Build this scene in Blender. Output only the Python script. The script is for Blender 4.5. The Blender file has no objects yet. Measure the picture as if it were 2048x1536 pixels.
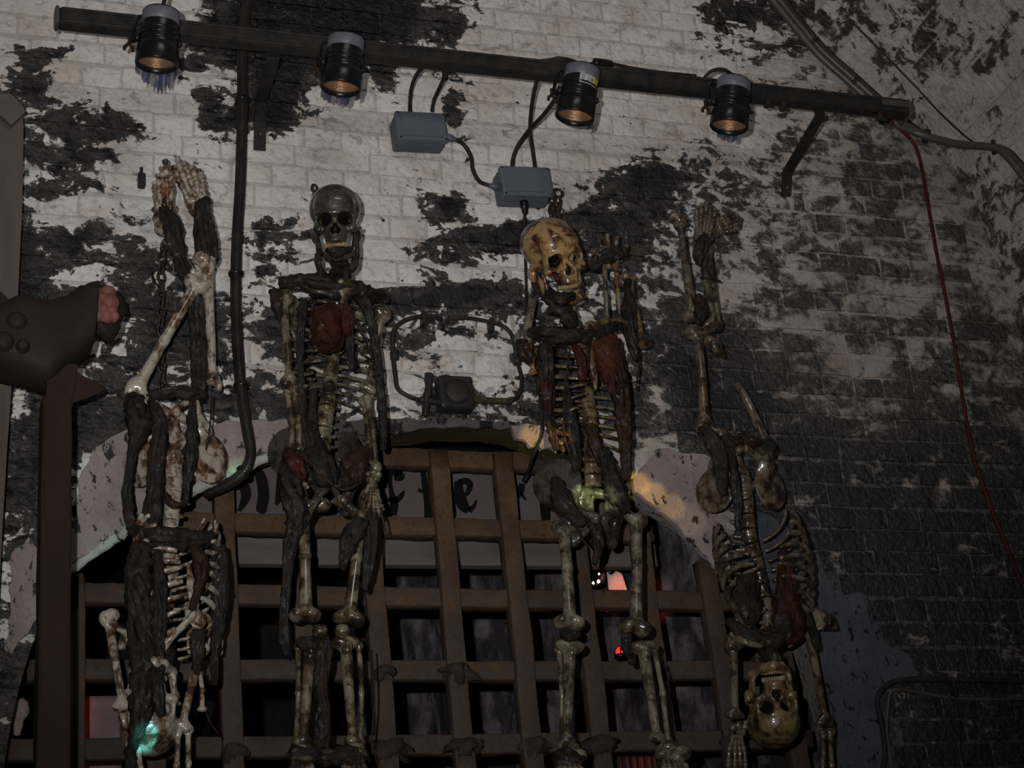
import bpy, bmesh, math, random
import numpy as np
from mathutils import Vector, Matrix, noise as mnoise

random.seed(7)
rng = np.random.default_rng(7)
SC = bpy.context.scene
COL = SC.collection
PI = math.pi

# ------------------------------------------------------------------ camera
FPX = 3809.28                                   # focal length in pixels of the 2048 wide photograph
Zc = np.array([-874., -8368., FPX]); Zc /= np.linalg.norm(Zc)
Xc = np.array([11126., 572., FPX]); Xc /= np.linalg.norm(Xc)
Yc = np.cross(Zc, Xc)
MC = np.array([Xc, Yc, Zc])                     # world <- camera (x right, y down, z forward)
CAM = np.array([0., -4.8, 1.5])

def W(px, py, y=0.):
    """the point at depth y before (-) or behind (+) the wall face seen at a pixel of the photograph"""
    r = MC @ np.array([px - 1024., py - 768., FPX])
    t = (y - CAM[1]) / r[1]
    return CAM + t * r

def PXY(p):
    c = (np.asarray(p, float) - CAM) @ MC
    return 1024 + FPX * c[..., 0] / c[..., 2], 768 + FPX * c[..., 1] / c[..., 2]

cd = bpy.data.cameras.new('camera')
cam = bpy.data.objects.new('camera', cd); COL.objects.link(cam)
cd.sensor_width = 36.0; cd.lens = FPX / 2048 * 36.0
cd.clip_start = .05; cd.clip_end = 60
cx, cy, cz = MC[:, 0], -MC[:, 1], -MC[:, 2]
cam.matrix_world = Matrix(((cx[0], cy[0], cz[0], CAM[0]), (cx[1], cy[1], cz[1], CAM[1]), (cx[2], cy[2], cz[2], CAM[2]), (0, 0, 0, 1)))
SC.camera = cam

# ------------------------------------------------------------------ light and exposure
SC.view_settings.view_transform = 'Standard'
SC.view_settings.look = 'None'
SC.view_settings.exposure = 0.0
SC.view_settings.gamma = 1.0
SC.view_settings.use_curve_mapping = False
wd = bpy.data.worlds.new('world'); SC.world = wd; wd.use_nodes = True
wd.node_tree.nodes['Background'].inputs[0].default_value = (.5, .55, .7, 1)
wd.node_tree.nodes['Background'].inputs[1].default_value = 0.004

def lamp(name, typ, loc, target, energy, color=(1, 1, 1), **kw):
    d = bpy.data.lights.new(name, typ); d.energy = energy; d.color = color
    for k, v in kw.items(): setattr(d, k, v)
    o = bpy.data.objects.new(name, d); COL.objects.link(o); o.location = Vector(loc)
    if target is not None:
        o.rotation_euler = (Vector(target) - Vector(loc)).to_track_quat('-Z', 'Y').to_euler()
    return o
# the small flash by the camera
lamp('camera_flash', 'SPOT', (-.16, -4.75, 1.66), W(860, 380), 600, (1, .98, .97), spot_size=math.radians(55), spot_blend=1.0, shadow_soft_size=.02)
# added faint fill light high under the vault, with no fixture
lamp('fill_light', 'AREA', (1.2, -3.2, 5.3), (1.4, 0, 4.3), 12, (1, .95, .92), shape='RECTANGLE', size=1.2, size_y=.3)

# added unseen spots low beside the camera that throw the coloured light patches
for nm_, px_, y_, c_, e_, cone_ in (('added_amber_spot', (1276, 968), -.01, (1, .66, .17), 1250, .9), ('added_amber_spot', (1308, 988), -.01, (1, .68, .19), 1100, 1.0), ('added_amber_spot', (1345, 1014), -.01, (1, .72, .25), 650, 1.1), ('added_amber_spot', (1385, 1044), -.01, (1, .84, .50), 220, 1.3),
                                   ('added_amber_spot', (1066, 874), -.01, (1, .70, .18), 1300, 1.1), ('added_amber_spot', (1112, 892), -.01, (1, .74, .20), 1200, 1.0), ('added_green_spot', (1172, 990), -.24, (.78, 1, .50), 3800, .6), ('added_green_spot', (1206, 994), -.24, (.80, 1, .48), 3800, .6),
                                   ('added_green_spot', (474, 940), .0, (.50, 1, .52), 420, .8), ('added_blue_spot', (205, 1100), .02, (.55, .95, 1), 130, 1.8), ('added_teal_spot', (292, 1472), -.30, (.14, .95, 1), 3000, .12)):
    lamp(nm_, 'SPOT', (.45, -4.55, 2.05), W(*px_, y_), e_, c_, spot_size=math.radians(cone_), spot_blend=.8, shadow_soft_size=.006)

# ------------------------------------------------------------------ nodes and materials
def new_mat(name):
    m = bpy.data.materials.new(name); m.use_nodes = True
    nt = m.node_tree; b = nt.nodes['Principled BSDF']
    return m, nt, b
def N(nt, t, **kw):
    n = nt.nodes.new(t)
    for k, v in kw.items(): setattr(n, k, v)
    return n
def setin(nt, sock, v):
    if isinstance(v, bpy.types.NodeSocket): nt.links.new(v, sock)
    elif v is not None:
        if isinstance(v, (tuple, list)) and len(v) == 3 and sock.type == 'RGBA': v = (*v, 1)
        sock.default_value = v
def math_n(nt, op, a, b=None, c=None, clamp=False):
    n = N(nt, 'ShaderNodeMath', operation=op); n.use_clamp = clamp
    for i, v in enumerate((a, b, c)):
        if v is not None: setin(nt, n.inputs[i], v)
    return n.outputs[0]
def mix(nt, f, a, b):
    n = N(nt, 'ShaderNodeMix', data_type='RGBA')
    setin(nt, n.inputs[0], f); setin(nt, n.inputs[6], a); setin(nt, n.inputs[7], b)
    return n.outputs[2]
def pos(nt, scale=(1, 1, 1)):
    g = N(nt, 'ShaderNodeNewGeometry')
    if scale == (1, 1, 1): return g.outputs['Position']
    m = N(nt, 'ShaderNodeMapping'); nt.links.new(g.outputs['Position'], m.inputs[0])
    m.inputs['Scale'].default_value = scale
    return m.outputs[0]
def noi(nt, vec, scale, detail=4, rough=.55, dist=0., off=0.):
    n = N(nt, 'ShaderNodeTexNoise')
    if off:
        a = N(nt, 'ShaderNodeVectorMath', operation='ADD'); nt.links.new(vec, a.inputs[0]); a.inputs[1].default_value = (off, off * .7, off * 1.3); vec = a.outputs[0]
    nt.links.new(vec, n.inputs['Vector'])
    n.inputs['Scale'].default_value = scale; n.inputs['Detail'].default_value = detail
    n.inputs['Roughness'].default_value = rough; n.inputs['Distortion'].default_value = dist
    return n.outputs['Fac']
def step(nt, v, centre, width):
    """soft threshold 0..1"""
    n = N(nt, 'ShaderNodeMapRange'); n.clamp = True; n.interpolation_type = 'SMOOTHSTEP'
    setin(nt, n.inputs[0], v); n.inputs[1].default_value = centre - width; n.inputs[2].default_value = centre + width
    return n.outputs[0]
def bump(nt, b, h, strength, dist=.01):
    n = N(nt, 'ShaderNodeBump'); nt.links.new(h, n.inputs['Height'])
    n.inputs['Strength'].default_value = strength; n.inputs['Distance'].default_value = dist
    nt.links.new(n.outputs[0], b.inputs['Normal'])

def simple(name, c1, c2=None, scale=20, rough=.5, rough2=None, bmp=.2, dist=.004, metal=0., detail=5, centre=.5, width=.2, stretch=(1, 1, 1), coat=0., spec=None):
    m, nt, b = new_mat(name)
    lum = max(c1) if c2 is None else (max(c1) + max(c2)) / 2
    b.inputs['Specular IOR Level'].default_value = spec if spec is not None else (.12 if lum < .06 and rough > .35 else .3)
    v = pos(nt, stretch)
    n = noi(nt, v, scale, detail, .6, .2)
    if c2 is not None:
        f = step(nt, n, centre, width)
        setin(nt, b.inputs['Base Color'], mix(nt, f, c1, c2))
        if rough2 is not None:
            mr = N(nt, 'ShaderNodeMapRange'); nt.links.new(f, mr.inputs[0]); mr.inputs[3].default_value = rough; mr.inputs[4].default_value = rough2
            nt.links.new(mr.outputs[0], b.inputs['Roughness'])
        else: b.inputs['Roughness'].default_value = rough
    else:
        setin(nt, b.inputs['Base Color'], c1); b.inputs['Roughness'].default_value = rough
    b.inputs['Metallic'].default_value = metal
    if coat:
        b.inputs['Coat Weight'].default_value = coat; b.inputs['Coat Roughness'].default_value = .12
    if bmp:
        n2 = noi(nt, v, scale * 3.1, 6, .65, 0, 3.)
        bump(nt, b, n2, bmp, dist)
    return m

def wall_material(name):
    m, nt, b = new_mat(name)
    v = pos(nt)
    at = lambda k: N(nt, 'ShaderNodeAttribute', attribute_name=k).outputs['Fac']
    paint, brown, mort = at('paint'), at('brown'), at('mortar')
    flat = pos(nt, (.85, 1, 1.35))
    nA = noi(nt, flat, 13, 10, .65, .6)
    nB = noi(nt, v, 38, 6, .6, .3, 5.)
    # mask of whitewash over soot: the survey value pushed about by two sizes of noise
    k = math_n(nt, 'MULTIPLY_ADD', nA, 1.9, -.95)
    k2 = math_n(nt, 'MULTIPLY_ADD', nB, .7, -.35)
    tone = at('tone')
    t = math_n(nt, 'ADD', math_n(nt, 'ADD', paint, k), k2)
    # on bare brick each brick holds its own share of dirt and the joints stay pale
    t = math_n(nt, 'ADD', t, math_n(nt, 'MULTIPLY', tone, math_n(nt, 'MULTIPLY_ADD', brown, 1.0, .25)))
    t = math_n(nt, 'ADD', t, math_n(nt, 'MULTIPLY', mort, math_n(nt, 'MULTIPLY', brown, .11)))
    white = math_n(nt, 'MULTIPLY_ADD', brown, math_n(nt, 'SUBTRACT', step(nt, t, .52, .20), step(nt, t, .5, .03)), step(nt, t, .5, .03))
    thin = step(nt, t, .44, .09)
    nC = noi(nt, v, 5.0, 6, .6, .3, 11.)
    nD = noi(nt, v, 55, 5, .6, 0, 17.)
    cw = mix(nt, step(nt, nC, .55, .14), (.60, .585, .565), (.50, .435, .385))
    cb = mix(nt, step(nt, nC, .5, .14), (.31, .27, .245), (.22, .175, .145))
    cw = mix(nt, brown, cw, cb)
    cw = mix(nt, math_n(nt, 'MULTIPLY', step(nt, nD, .60, .10), .40), cw, (.19, .17, .165))
    nE = noi(nt, flat, 16, 7, .65, .4, 23.)
    cw = mix(nt, math_n(nt, 'MULTIPLY', step(nt, nE, .61, .05), .6), cw, (.19, .15, .13))
    cw = mix(nt, math_n(nt, 'MULTIPLY', mort, math_n(nt, 'MULTIPLY_ADD', brown, -.5, .62)), cw, (.33, .30, .28))
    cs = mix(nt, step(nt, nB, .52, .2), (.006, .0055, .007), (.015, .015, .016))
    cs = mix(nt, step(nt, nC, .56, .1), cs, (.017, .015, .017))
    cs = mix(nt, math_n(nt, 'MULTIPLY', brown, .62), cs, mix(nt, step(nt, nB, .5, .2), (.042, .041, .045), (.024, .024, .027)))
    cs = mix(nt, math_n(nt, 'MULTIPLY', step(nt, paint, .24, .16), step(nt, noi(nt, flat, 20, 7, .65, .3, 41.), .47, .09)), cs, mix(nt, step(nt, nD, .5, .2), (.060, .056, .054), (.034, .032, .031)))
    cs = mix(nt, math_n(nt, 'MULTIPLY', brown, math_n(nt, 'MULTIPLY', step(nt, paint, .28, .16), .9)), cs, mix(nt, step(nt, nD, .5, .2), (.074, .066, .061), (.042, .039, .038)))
    cs = mix(nt, math_n(nt, 'MULTIPLY', math_n(nt, 'MULTIPLY', mort, math_n(nt, 'MULTIPLY_ADD', brown, .75, .12)), step(nt, nB, .46, .12)), cs, (.080, .076, .076))
    cth = mix(nt, step(nt, nD, .5, .2), (.085, .08, .076), (.045, .042, .042))
    c = mix(nt, thin, cs, cth)
    c = mix(nt, white, c, cw)
    setin(nt, b.inputs['Base Color'], c)
    r = N(nt, 'ShaderNodeMapRange'); nt.links.new(white, r.inputs[0]); r.inputs[3].default_value = .10; r.inputs[4].default_value = .5
    setin(nt, b.inputs['Roughness'], math_n(nt, 'ADD', r.outputs[0], math_n(nt, 'MULTIPLY', nD, .10)))
    nF = noi(nt, v, 60, 2, .5, .2, 31.)
    sp = N(nt, 'ShaderNodeMapRange'); nt.links.new(white, sp.inputs[0]); sp.inputs[3].default_value = .28; sp.inputs[4].default_value = .25
    nt.links.new(sp.outputs[0], b.inputs['Specular IOR Level'])
    h = math_n(nt, 'ADD', math_n(nt, 'MULTIPLY', white, .35), math_n(nt, 'ADD', math_n(nt, 'MULTIPLY', nB, math_n(nt, 'MULTIPLY_ADD', white, -.4, 1.1)), math_n(nt, 'MULTIPLY', nF, math_n(nt, 'MULTIPLY_ADD', white, -.80, .95))))
    bump(nt, b, h, .9, .014)
    return m

M = {}
M['wall'] = wall_material('flaking whitewash over sooty brick')
def plaster_material(name, c1, c2, spot, cut=.62):
    m, nt, b = new_mat(name); v = pos(nt)
    n1 = noi(nt, v, 6, 6, .6, .3); n2 = noi(nt, pos(nt, (1.6, 1.6, 1)), 22, 7, .62, .4, 7.); n3 = noi(nt, v, 90, 4, .6, 0, 3.)
    c = mix(nt, step(nt, n1, .5, .2), c1, c2)
    c = mix(nt, math_n(nt, 'MULTIPLY', step(nt, n3, .6, .1), .5), c, tuple(x * .55 for x in c1))
    c = mix(nt, step(nt, n2, cut, .03), c, spot)
    setin(nt, b.inputs['Base Color'], c); b.inputs['Roughness'].default_value = .5; b.inputs['Specular IOR Level'].default_value = .15
    bump(nt, b, math_n(nt, 'ADD', n2, n3), .5, .006)
    return m
M['plaster'] = plaster_material('pinkish grey lime plaster', (.27, .225, .22), (.205, .16, .15), (.025, .022, .024), .60)
M['plaster_blue'] = plaster_material('damp blue grey plaster', (.045, .05, .066), (.07, .072, .08), (.012, .012, .017), .60)
M['plaster_dark'] = plaster_material('sooted plaster', (.05, .048, .05), (.09, .08, .078), (.012, .011, .012), .55)
M['reveal'] = plaster_material('plastered arch reveal', (.20, .19, .17), (.13, .12, .105), (.03, .026, .02), .58)
M['soffit'] = plaster_material('brown painted soffit', (.055, .04, .018), (.04, .03, .014), (.10, .085, .05), .68)
M['mortar'] = M['wall']
M['floor'] = simple('dark stone floor', (.05, .045, .04), (.09, .08, .07), 6, .6, bmp=.4)
M['far'] = simple('dark limewashed side wall', (.06, .055, .05), (.11, .10, .09), 6, .7, bmp=.4)
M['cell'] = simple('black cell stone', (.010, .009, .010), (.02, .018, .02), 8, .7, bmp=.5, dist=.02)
M['rock'] = simple('rough dark rock', (.02, .018, .022), (.13, .115, .13), 9, .55, bmp=.9, dist=.02, centre=.55, width=.12, stretch=(1.6, 1.6, .6))
M['timber_gate'] = simple('brown stained lattice timber', (.085, .052, .028), (.040, .025, .019), 7, .55, bmp=.5, dist=.004, centre=.55, width=.22, stretch=(1, 1, 1))
def gate_timber():
    m, nt, b = new_mat('mud spattered lattice timber'); v = pos(nt)
    sx = N(nt, 'ShaderNodeSeparateXYZ'); nt.links.new(v, sx.inputs[0])
    n1 = noi(nt, v, 7, 6, .6, .3); n2 = noi(nt, v, 18, 7, .62, .4, 5.); n3 = noi(nt, v, 70, 4, .6, 0, 9.)
    c = mix(nt, step(nt, n1, .55, .2), (.090, .054, .028), (.046, .027, .019))
    c = mix(nt, math_n(nt, 'MULTIPLY', step(nt, n3, .6, .08), .5), c, (.022, .015, .012))
    lowf = math_n(nt, 'MULTIPLY_ADD', sx.outputs[2], -.55, 1.98)
    mudf = step(nt, math_n(nt, 'ADD', n2, lowf), .72, .16)
    c = mix(nt, math_n(nt, 'MULTIPLY', mudf, .8), c, mix(nt, step(nt, n3, .5, .2), (.040, .032, .028), (.060, .048, .042)))
    setin(nt, b.inputs['Base Color'], c); b.inputs['Roughness'].default_value = .7; b.inputs['Specular IOR Level'].default_value = .15
    bump(nt, b, math_n(nt, 'ADD', n2, math_n(nt, 'MULTIPLY', n3, .5)), .7, .008)
    return m
M['timber_gate'] = gate_timber()
M['mud'] = simple('dried dark mud', (.034, .026, .021), (.052, .038, .030), 30, .8, bmp=.9, dist=.006)
M['sign'] = simple('mauve grey sign board', (.11, .088, .088), (.085, .068, .068), 8, .6, bmp=.2, stretch=(.4, 1, 1))
M['plank'] = simple('grey brown plank', (.12, .095, .082), (.085, .064, .055), 10, .65, bmp=.3, stretch=(.2, 1, 2))
M['ink_shade'] = simple('black letter paint and socket shade', (.006, .006, .007), None, 10, .5, bmp=.1)
M['steel'] = simple('dark painted steel', (.020, .020, .020), (.038, .036, .034), 22, .42, .6, bmp=.25, metal=.3)
M['black'] = simple('black lacquered metal', (.006, .006, .007), (.010, .010, .011), 30, .28, bmp=.1, dist=.002)
M['tape'] = simple('silver grey band', (.13, .13, .155), (.10, .10, .12), 40, .45, bmp=.05)
M['plastic'] = simple('slate grey plastic', (.095, .108, .135), (.085, .098, .122), 40, .42, bmp=.08, dist=.002)
M['plastic_dk'] = simple('slate grey plastic lid edge', (.075, .086, .11), (.066, .076, .096), 40, .45, bmp=.08, dist=.002)
M['cable'] = simple('black rubber cable', (.012, .011, .012), (.03, .025, .024), 18, .5, bmp=.2)
M['cable_br'] = simple('grimy brown cable', (.035, .020, .014), (.02, .014, .012), 18, .45, bmp=.2)
M['cable_red'] = simple('dull red cable', (.075, .014, .009), (.035, .010, .008), 9, .4, bmp=.1)
M['conduit'] = simple('grey conduit', (.055, .055, .052), (.085, .080, .074), 15, .4, bmp=.2, metal=.2)
M['conduit_dk'] = simple('black iron conduit', (.016, .016, .018), (.03, .026, .024), 15, .4, bmp=.3)
M['chain'] = simple('rusty iron chain', (.030, .022, .018), (.06, .042, .032), 60, .35, bmp=.5, metal=.4)
M['timber'] = simple('dark gallows timber', (.026, .013, .009), (.018, .010, .008), 7, .6, bmp=.5, dist=.006, stretch=(1, 1, .4))
M['timber_top'] = simple('sooty timber', (.028, .018, .014), (.019, .015, .014), 9, .6, bmp=.5, dist=.006)
M['board'] = simple('weathered pale board', (.10, .080, .066), (.078, .062, .053), 9, .6, bmp=.35, stretch=(2, 2, .25))
M['endgrain'] = simple('pink split end grain', (.20, .075, .055), (.13, .05, .04), 22, .6, bmp=.5)
M['gel'] = None
def emit(name, col, s):
    m, nt, b = new_mat(name)
    setin(nt, b.inputs['Base Color'], tuple(min(1, x) for x in col)); setin(nt, b.inputs['Emission Color'], col); b.inputs['Emission Strength'].default_value = s
    return m
M['bulb'] = emit('warm lamp filament', (1, .42, .14), 1.0)
M['bulb_white'] = emit('lit white bulb', (1, .9, .75), 6.0)
M['red_glow'] = emit('lit red lamp glass', (1, .02, .015), 1.6)
def glassy(name, col, alpha, rough=.15):
    m, nt, b = new_mat(name)
    setin(nt, b.inputs['Base Color'], col); b.inputs['Roughness'].default_value = rough
    b.inputs['Alpha'].default_value = alpha
    bump(nt, b, noi(nt, pos(nt), 70, 3), .2, .003)
    return m
M['gel'] = glassy('torn blue gel', (.030, .05, .13), .62)
M['lens'] = glassy('lamp lens glass', (.5, .4, .3), .16, .08)
M['reflector'] = simple('aged reflector', (.40, .24, .12), (.30, .20, .13), 40, .3, bmp=.4, metal=.75)

def bone_material(name, light, mid, dark, cov, wet=.25):
    """bone: pale patches under varnish, browned and blackened by rot"""
    m, nt, b = new_mat(name); v = pos(nt)
    n1 = noi(nt, v, 26, 7, .62, .5); n2 = noi(nt, pos(nt, (1, 1, .35)), 60, 5, .6, .2, 9.); n3 = noi(nt, v, 9, 3, .5, 0, 4.)
    t = math_n(nt, 'ADD', n1, math_n(nt, 'MULTIPLY_ADD', n3, .5, -.25))
    c = mix(nt, step(nt, t, cov, .08), light, mid)
    c = mix(nt, step(nt, t, cov + .10, .05), c, dark)
    c = mix(nt, math_n(nt, 'MULTIPLY', step(nt, n2, .60, .05), .7), c, dark)
    setin(nt, b.inputs['Base Color'], c)
    b.inputs['Roughness'].default_value = wet + .02; b.inputs['Specular IOR Level'].default_value = .3
    b.inputs['Coat Weight'].default_value = .55; b.inputs['Coat Roughness'].default_value = .1
    bump(nt, b, math_n(nt, 'ADD', n1, math_n(nt, 'MULTIPLY', n2, .6)), .55, .006)
    return m
M['bone1'] = bone_material('bleached bone in black rot', (.33, .29, .235), (.12, .062, .032), (.024, .018, .015), .50)
M['bone2'] = bone_material('olive brown varnished bone', (.165, .14, .095), (.062, .038, .017), (.018, .014, .010), .45)
M['bone3'] = bone_material('golden brown varnished bone', (.165, .125, .07), (.075, .037, .015), (.020, .011, .008), .46)
M['bone4'] = bone_material('grey brown varnished bone', (.125, .098, .066), (.060, .038, .022), (.017, .012, .010), .47)
M['skull2'] = bone_material('mud coated skull', (.050, .042, .032), (.030, .025, .019), (.013, .011, .010), .50)
M['skull3'] = bone_material('golden skull', (.31, .20, .085), (.11, .046, .015), (.016, .010, .008), .47)
M['skull4'] = bone_material('amber skull', (.15, .105, .046), (.07, .040, .017), (.014, .011, .008), .52)
M['leg3'] = bone_material('putty coloured leg bone', (.165, .14, .10), (.08, .058, .036), (.024, .018, .013), .49)
M['teeth'] = simple('stained teeth', (.30, .22, .12), (.12, .08, .04), 60, .3, bmp=.2)
def rot_material(name, c1, c2, c3):
    m, nt, b = new_mat(name); v = pos(nt)
    n1 = noi(nt, v, 30, 7, .65, .5); n2 = noi(nt, v, 90, 5, .65, .3, 5.); n3 = noi(nt, v, 8, 3, .5, 0, 2.)
    c = mix(nt, step(nt, n1, .5, .15), c1, c2); c = mix(nt, step(nt, n3, .56, .1), c, c3)
    setin(nt, b.inputs['Base Color'], c)
    wet = step(nt, noi(nt, v, 45, 3, .5, 0, 13.), .56, .05)
    setin(nt, b.inputs['Roughness'], math_n(nt, 'MULTIPLY_ADD', wet, -.45, .60))
    setin(nt, b.inputs['Specular IOR Level'], math_n(nt, 'MULTIPLY_ADD', wet, .35, .12))
    bump(nt, b, math_n(nt, 'ADD', n1, math_n(nt, 'MULTIPLY', n2, .45)), .8, .009)
    return m
M['rot'] = rot_material('black tarry rot', (.010, .0085, .008), (.024, .020, .016), (.026, .016, .011))
M['rot_brown'] = rot_material('brown wet rot', (.020, .010, .006), (.034, .016, .009), (.012, .009, .007))
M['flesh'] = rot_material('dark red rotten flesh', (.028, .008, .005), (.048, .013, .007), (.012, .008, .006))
M['flesh_rust'] = rot_material('rust red flesh', (.042, .012, .007), (.066, .019, .009), (.018, .008, .006))  # lighter, rustier red than the plain flesh
# ------------------------------------------------------------------ object helpers
WM = {}                                          # world matrix meant for each object
def T(loc): return Matrix.Translation(Vector(loc))
def mesh_of(name, verts, faces, mat, smooth=True, attrs=None):
    me = bpy.data.meshes.new(name)
    me.from_pydata([tuple(map(float, v)) for v in verts], [], [tuple(map(int, f)) for f in faces])
    me.update()
    if mat is not None: me.materials.append(mat)
    if smooth: me.polygons.foreach_set('use_smooth', [True] * len(me.polygons))
    if attrs:
        for k, a in attrs.items():
            at = me.attributes.new(k, 'FLOAT', 'POINT'); at.data.foreach_set('value', np.asarray(a, np.float32))
    return me
def put(name, me, parent=None, world=None):
    """link a mesh so that it stands at its world matrix under its parent"""
    o = bpy.data.objects.new(name, me); COL.objects.link(o)
    world = world.copy() if world is not None else Matrix.Identity(4)
    if parent is not None:
        o.parent = parent
        o.matrix_basis = WM[parent.name].inverted() @ world
    else: o.matrix_basis = world
    WM[o.name] = world
    return o
def obj(name, vf, mat, parent=None, smooth=True, attrs=None, kind=None):
    me = mesh_of(name, vf[0], vf[1], mat, smooth, attrs)
    o = put(name, me, parent)
    if kind: o['kind'] = kind
    return o
def thing(name, label, cat, loc, group=None):
    o = bpy.data.objects.new(name, None); COL.objects.link(o)
    o.empty_display_size = .05
    o.location = Vector(loc); WM[o.name] = T(loc)
    return tag(o, label, cat, group)
def tag(o, label, cat, group=None):
    o['label'] = label; o['category'] = cat
    if group: o['group'] = group
    return o
def struct(name, vf, mat, smooth=False, attrs=None):
    o = obj(name, vf, mat, None, smooth, attrs); o['kind'] = 'structure'
    return o
def join(*parts):
    vs, fs = [], []
    for v, f in parts:
        k = len(vs); vs += [tuple(p) for p in v]; fs += [tuple(i + k for i in q) for q in f]
    return vs, fs
def resample(pts, n):
    """catmull-rom through control points, n samples (pts may be of any width)"""
    P = np.asarray(pts, float)
    if len(P) == 2: P = np.array([P[0], (P[0] + P[1]) / 2, P[1]])
    E = np.vstack([2 * P[0] - P[1], P, 2 * P[-1] - P[-2]])
    seg = np.linalg.norm(np.diff(P[:, :3], axis=0), axis=1) + 1e-6
    cum = np.r_[0, np.cumsum(seg)]; out = []
    for s in np.linspace(0, cum[-1], n):
        i = min(len(seg) - 1, max(0, int(np.searchsorted(cum, s, 'right') - 1))); t = (s - cum[i]) / seg[i]
        a, b, c, d = E[i:i + 4]
        out.append(.5 * (2 * b + (c - a) * t + (2 * a - 5 * b + 4 * c - d) * t * t + (3 * b - a - 3 * c + d) * t ** 3))
    return np.array(out)
def tube(pts, r, seg=8, n=None, flat=1.0, noise=0., nscale=30., cap=True, up=None, seed=0.):
    """swept tube; r a number or one radius per control point; flat squashes one axis"""
    P = np.asarray(pts, float)
    rr = np.full(len(P), r, float) if np.isscalar(r) else np.asarray(r, float)
    n = n or max(6, 6 * len(P))
    Q = resample(np.c_[P, rr], n); R = np.maximum(Q[:, 3], .0004); Q = Q[:, :3]
    tg = np.gradient(Q, axis=0); tg /= np.linalg.norm(tg, axis=1)[:, None] + 1e-9
    u = np.array(up if up is not None else ((0, 1, 0) if abs(tg[0][1]) < .9 else (1, 0, 0)), float)
    vs, fs = [], []
    for i in range(n):
        u = u - tg[i] * (u @ tg[i]); u /= np.linalg.norm(u) + 1e-9
        w = np.cross(tg[i], u)
        for k in range(seg):
            a = 2 * PI * k / seg
            d = u * math.cos(a) * flat + w * math.sin(a)
            rad = R[i]
            if noise:
                q = Q[i] + d * rad
                rad *= 1 + noise * (mnoise.noise(Vector(q) * nscale + Vector((seed, 0, 0))) + .6 * mnoise.noise(Vector(q) * nscale * 2.3 + Vector((seed, 4, 0))))
            vs.append(Q[i] + d * max(rad, .0003))
    for i in range(n - 1):
        for k in range(seg):
            k2 = (k + 1) % seg
            fs.append((i * seg + k, i * seg + k2, (i + 1) * seg + k2, (i + 1) * seg + k))
    if cap:
        a = len(vs); vs.append(Q[0] - tg[0] * R[0] * .4); vs.append(Q[-1] + tg[-1] * R[-1] * .4)
        for k in range(seg):
            k2 = (k + 1) % seg
            fs.append((a, k2, k)); fs.append((a + 1, (n - 1) * seg + k, (n - 1) * seg + k2))
    return vs, fs
def box(c, s, ax=None, bev=.0):
    """box of full size s at c; ax optional 3 axis vectors; bev chamfers all edges"""
    A = np.eye(3) if ax is None else np.array(ax, float)
    h = np.array(s, float) / 2
    if bev <= 0:
        vs = [np.array(c) + (np.array((x, y, z)) * h) @ A for x in (-1, 1) for y in (-1, 1) for z in (-1, 1)]
        return vs, [(0, 1, 3, 2), (4, 6, 7, 5), (0, 4, 5, 1), (2, 3, 7, 6), (0, 2, 6, 4), (1, 5, 7, 3)]
    bm = bmesh.new(); bmesh.ops.create_cube(bm, size=1.0)
    for v in bm.verts: v.co = Vector((v.co.x * s[0], v.co.y * s[1], v.co.z * s[2]))
    bmesh.ops.bevel(bm, geom=bm.edges[:], offset=bev, segments=2, affect='EDGES', profile=.5)
    vs = [np.array(c) + np.array(v.co) @ A for v in bm.verts]; bm.verts.index_update()
    fs = [tuple(v.index for v in f.verts) for f in bm.faces]; bm.free()
    return vs, fs
def lathe(prof, base, axis, seg=24, closed=False):
    """profile of (radius, height) turned about axis from base"""
    a = np.array(axis, float); a /= np.linalg.norm(a)
    u = np.cross(a, (0, 1, 0) if abs(a[1]) < .9 else (1, 0, 0)); u /= np.linalg.norm(u); w = np.cross(a, u)
    vs, fs = [], []
    for r, h in prof:
        for k in range(seg):
            t = 2 * PI * k / seg
            vs.append(np.array(base) + a * h + (u * math.cos(t) + w * math.sin(t)) * max(r, 1e-5))
    for i in range(len(prof) - 1):
        for k in range(seg):
            k2 = (k + 1) % seg
            fs.append((i * seg + k, i * seg + k2, (i + 1) * seg + k2, (i + 1) * seg + k))
    return vs, fs
def pw(pts):
    """list of (px, py, y[, ...]) to world points"""
    return [W(p[0], p[1], p[2]) for p in pts]
def in_poly(x, z, poly):
    c = False; n = len(poly)
    for i in range(n):
        x1, z1 = poly[i]; x2, z2 = poly[i - 1]
        if (z1 > z) != (z2 > z) and x < (x2 - x1) * (z - z1) / (z2 - z1) + x1: c = not c
    return c

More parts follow.
